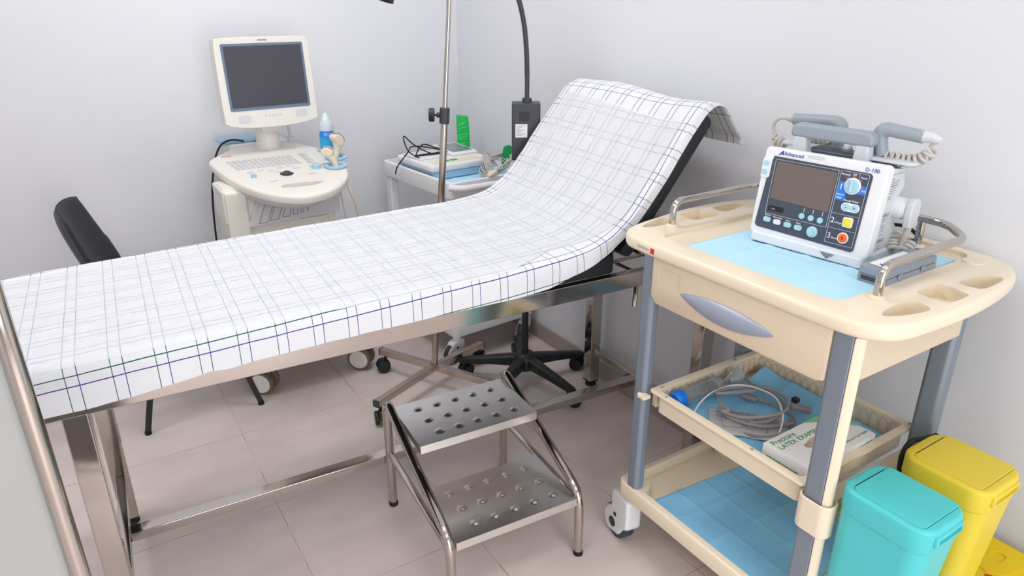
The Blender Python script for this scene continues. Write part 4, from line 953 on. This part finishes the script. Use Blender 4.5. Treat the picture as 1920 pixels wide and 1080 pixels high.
part('lamp_shade', G().lathe([(.014, .045), (.026, .04), (.032, .02), (.036, -.03), (.039, -.052), (.037, -.052), (.033, -.03), (.028, .018), (0, .03)], n=28, M=Ms), BLACKP, lm)

# ------------------------------------------------------------------ visitor chair
ch = thing('visitor_chair', 'black upholstered chair with thin metal legs at the couch foot', 'chair', (.25, 2.72, 0))
lg_ = [((.052, 2.52, 0), (.15, 2.53, .44)), ((.448, 2.51, 0), (.335, 2.535, .44)), ((.052, 2.94, 0), (.15, 2.93, .44)), ((.448, 2.95, 0), (.335, 2.925, .44))]
for a, b in lg_:
    l_ = part('leg', G().bar(V(a) + V((0, 0, .01)), b, .02, .014, (0, 1, 0)), BLACKP, ch, world=True, bevel=.003, seg=2)
    part('foot_cap', G().cyl(a, V(a) + V((0, 0, .012)), .0115, n=12), RUB, l_, world=True)
part('seat_frame', G().box(.05, .43, 2.52, 2.535, .42, .445).box(.05, .43, 2.925, 2.94, .42, .445).box(.05, .065, 2.52, 2.94, .42, .445), BLACKP, ch, world=True)
part('seat', G().prism(rrect(.05, .47, 2.505, 2.955, .06, 6), .445, .49), BLACKV, ch, world=True, bevel=.016, seg=4)
MBk = Matrix.Translation((.0, 2.705, .652)) @ Matrix.Rotation(math.radians(-11), 4, 'Z') @ Matrix.Rotation(math.radians(-14), 4, 'Y')
def backpad(i, j, f):
    y = -.19 + .38 * i; z = -.18 + .36 * j
    sx_ = abs(2 * i - 1); sz = abs(2 * j - 1); e = max(0, 1 - sx_ ** 5) ** .5 * max(0, 1 - sz ** 5) ** .5
    yy = y * (1 - .22 * max(0, z + .02) / .2) ; zz = z - .02 * sx_ ** 3 * (1 if z > 0 else 0)
    c = .03 * (2 * i - 1) ** 2 - .012 * math.sin(z * 9)
    return MBk @ V((c + f * .020 * e, yy, zz))
bg = G().grid(lambda i, j: backpad(i, j, 1), 28, 28)
bp_ = part('backrest', bg.grid(lambda i, j: backpad(i, j, .35), 28, 28), BLACKV, ch, world=True, sharp=0)
part('backrest_shell', G().grid(lambda i, j: backpad(i, j, -1.0), 28, 28).grid(lambda i, j: backpad(i, j, .3), 28, 28), DARKP, bp_, world=True, sharp=0)
part('back_support', G().tube(smooth([(.10, 2.66, .43), (.03, 2.655, .46), (.0, 2.65, .55), (-.015, 2.65, .66)], 6), .011, 10).tube(smooth([(.10, 2.80, .43), (.05, 2.80, .46), (.02, 2.80, .55), (.01, 2.80, .66)], 6), .011, 10), BLACKP, ch, world=True)

# ------------------------------------------------------------------ white trolley with ECG machine
tr = thing('side_trolley', 'white plastic trolley in the corner carrying the ECG machine', 'trolley', (1.235, 2.385, 0), math.radians(4.6))
TW, TD = .43, .56
tb = cutmesh(G().prism(rrect(0, TW, 0, TD, .025, 5), .725, .79), [G().prism(rrect(.014, TW - .014, .014, TD - .014, .02, 5), .762, .82)], .004, 3)
part('top_tray', tb, WHITEP, tr)
part('push_handle', G().tube(fillet([(-.0, -.004, .776), (.03, -.05, .776), (.30, -.06, .772), (.36, -.005, .772)], .03, 6), .017, 16, sy=.8), WHITEP, tr)
part('bottom_shelf', cutmesh(G().prism(rrect(0, TW, 0, TD, .03, 5), .122, .168), [G().prism(rrect(.02, TW - .02, .02, TD - .02, .02, 5), .135, .2)], .004, 3), WHITEP, tr)
for x, y in ((.03, .03), (TW - .03, .03), (.03, TD - .03), (TW - .03, TD - .03)):
    part('leg', G().box(x - .02, x + .02, y - .02, y + .02, .165, .73), WHITEP, tr, bevel=.005, seg=3)
    dcaster(tr, x, y, math.radians(192 + 18 * (x > .1)) if y < .1 else math.radians(80), .125, r=.044, wdt=.038, trail=.028, hood=.102)
TM = Matrix.Translation((1.235, 2.385, 0)) @ Matrix.Rotation(math.radians(4.6), 4, 'Z')
def tpt(x, y, z): return TM @ V((x, y, z))
pdm = padmesh([(.02, .02), (.40, .02), (.40, .50), (.02, .50)], .764, ([.3, .6], [.5]), .001)
pdm.xf(TM); solo('absorbent_pad', pdm, PADT, 'blue absorbent pad under the ECG machine on white trolley', 'absorbent pad', solid=.0006, sharp=0)
ec = thing('ecg_machine', 'white ECG recorder with blue underside and small tilted screen', 'ECG machine', tpt(.17, .25, .767), math.radians(4.6))
part('lower_case', G().prism([(-.13, .0), (.13, 0), (.15, .03), (-.15, .03)], -.085, .2, 'xz'), mat('mid_blue_plastic', (160, 200, 230), .4), ec, bevel=.006, seg=3)
part('upper_case', G().box(-.152, .152, -.09, .205, .03, .062), WHITEP, ec, bevel=.012, seg=4)
dsp = part('display_housing', G().prism([(.02, .06), (.20, .06), (.20, .085), (.02, .075)], .02, .15, 'yz'), WHITEP, ec, bevel=.008, seg=3)
part('display', G().box(.035, .135, .04, .18, 0, .001, Matrix.Translation((0, 0, .0745)) @ Matrix.Rotation(.056, 4, 'X')), mat('lcd_glass', (130, 135, 138), .12), dsp)
part('paper_hatch', G().box(-.135, .0, .03, .185, .062, .068), WHITEP, ec, bevel=.004, seg=2)
part('keypad', G().box(-.12, .11, -.075, -.005, .0622, .063), mat('keypad_cream', (225, 218, 196), .5), ec)
part('green_keys', G().box(-.08, -.04, -.05, -.03, .063, .065).box(-.03, 0, -.05, -.03, .063, .065), GRN2, ec)
cw = G().tube([tpt(*p) for p in smooth([(.05, .30, .832), (.02, .35, .86), (.04, .42, .91), (.08, .40, .87), (.13, .34, .838), (.20, .33, .836), (.16, .40, .85), (.08, .42, .862), (.02, .36, .85), (-.03, .36, .80), (-.02, .40, .76)], 8)], .0028, 8)
cw.tube([tpt(*p) for p in smooth([(.04, .33, .838), (.10, .37, .875), (.16, .36, .858), (.24, .33, .836), (.30, .32, .848)], 8)], .0028, 8).bar(tpt(.05, .34, .838), tpt(.22, .32, .842), .012, .006)
solo('signal_cable', cw, RUB, 'thin black cable tangled on top of the ECG machine', 'cable')
ldg = G()
for k_ in range(9):
    r_ = .034 + .0028 * k_; c_ = (.285 + .006 * (k_ % 3), .085 + .004 * (k_ % 4)); ti = .55 + .06 * (k_ % 5)
    ldg.tube([tpt(c_[0] + r_ * 1.5 * math.cos(a), c_[1] + r_ * .75 * math.sin(a), .812 + r_ * ti * math.sin(a + .2 * k_) + .001 * k_) for a in [2 * PI * i / 26 for i in range(26)]], .0026, 6, closed=True)
for k_ in range(5):
    ldg.tube([tpt(*p) for p in smooth([(.27 + .01 * k_, .11, .80), (.235 + .006 * k_, .12, .845 + .005 * k_), (.215 + .007 * k_, .07, .835), (.21 + .008 * k_, .04, .795)], 6)], .0026, 6)
solo('ecg_leads', ldg, CORD, 'bundle of coiled grey ECG leads at trolley front corner', 'ECG leads')
solo('limb_clamp', G().prism([(p.x, p.y) for p in smooth([(-.022, 0, 0), (-.018, .05, 0), (-.012, .07, 0), (.008, .078, 0), (.022, .066, 0), (.02, .03, 0), (.008, 0, 0), (-.008, -.03, 0)], 5, True)], -.006, .006, 'xz', Matrix.Translation(tpt(.352, .10, .808)) @ Matrix.Rotation(math.radians(-33), 4, 'Z')), GRN2, 'green plastic limb electrode clamp beside the grey leads', 'electrode clamp', bevel=.003, seg=2)
solo('clamp_electrode', G().ball(tpt(.21, .015, .802), .015, (1, 1, .8)).cyl(tpt(.19, .01, .79), tpt(.225, .0, .81), .011), PROBE, 'small cream suction electrode lying by the trolley handle', 'electrode')
gp = thing('gel_packet', 'upright green foil packet standing at the back of the trolley', 'packet', tpt(.365, .455, .765), math.radians(-25))
part('pouch', G().prism([(-.026, .0), (.030, 0), (.032, .08), (.026, .196), (-.028, .203), (-.027, .1)], -.008, .008, 'xz'), GRN, gp, bevel=.004, seg=2)
wp = G()
for z0, x0, x1 in ((.165, -.016, .016), (.157, -.02, .012), (.142, -.018, .018), (.11, -.026, .02), (.10, -.026, .018), (.09, -.026, .015), (.07, -.022, .01), (.06, -.022, .006)): wp.bar((x0, -.0087, z0), (x1, -.0087, z0 + .008), .0008, .003, (0, 1, 0))
part('packet_print', wp, mat('pale_green_ink', (190, 235, 200), .5), gp)

# ------------------------------------------------------------------ privacy screen
sn = thing('privacy_screen', 'folding privacy screen with chrome frame and pale fabric in front of couch', 'privacy screen', (-.5, .72, 0))
part('frame_pole', G().cyl((-.076, .796, .02), (-.0905, .796, 1.78), .0100, n=24), CHROME, sn, world=True)
part('frame_pole', G().cyl((-.95, .65, .06), (-.95, .65, 1.74), .0095, n=24), CHROME, sn, world=True)
part('cross_bar', G().tube([(-.08, .795, .18), (-.95, .65, .18)], .009, 12).tube([(-.09, .795, 1.73), (-.95, .65, 1.73)], .009, 12), CHROME, sn, world=True)
part('foot', G().tube([(-.076, .60, .015), (-.076, .98, .015)], .012, 12).tube([(-.95, .47, .015), (-.95, .85, .015)], .012, 12).cyl((-.95, .65, .015), (-.95, .65, .07), .009, n=12), CHROME, sn, world=True)
part('fabric_panel', G().grid(lambda i, j: (-.088 - .853 * i - .009 * j, .7945 - .143 * i + .003 * math.sin(i * 60), .20 + 1.52 * j), 90, 4), FABG, sn, world=True, solid=.001, sharp=0)
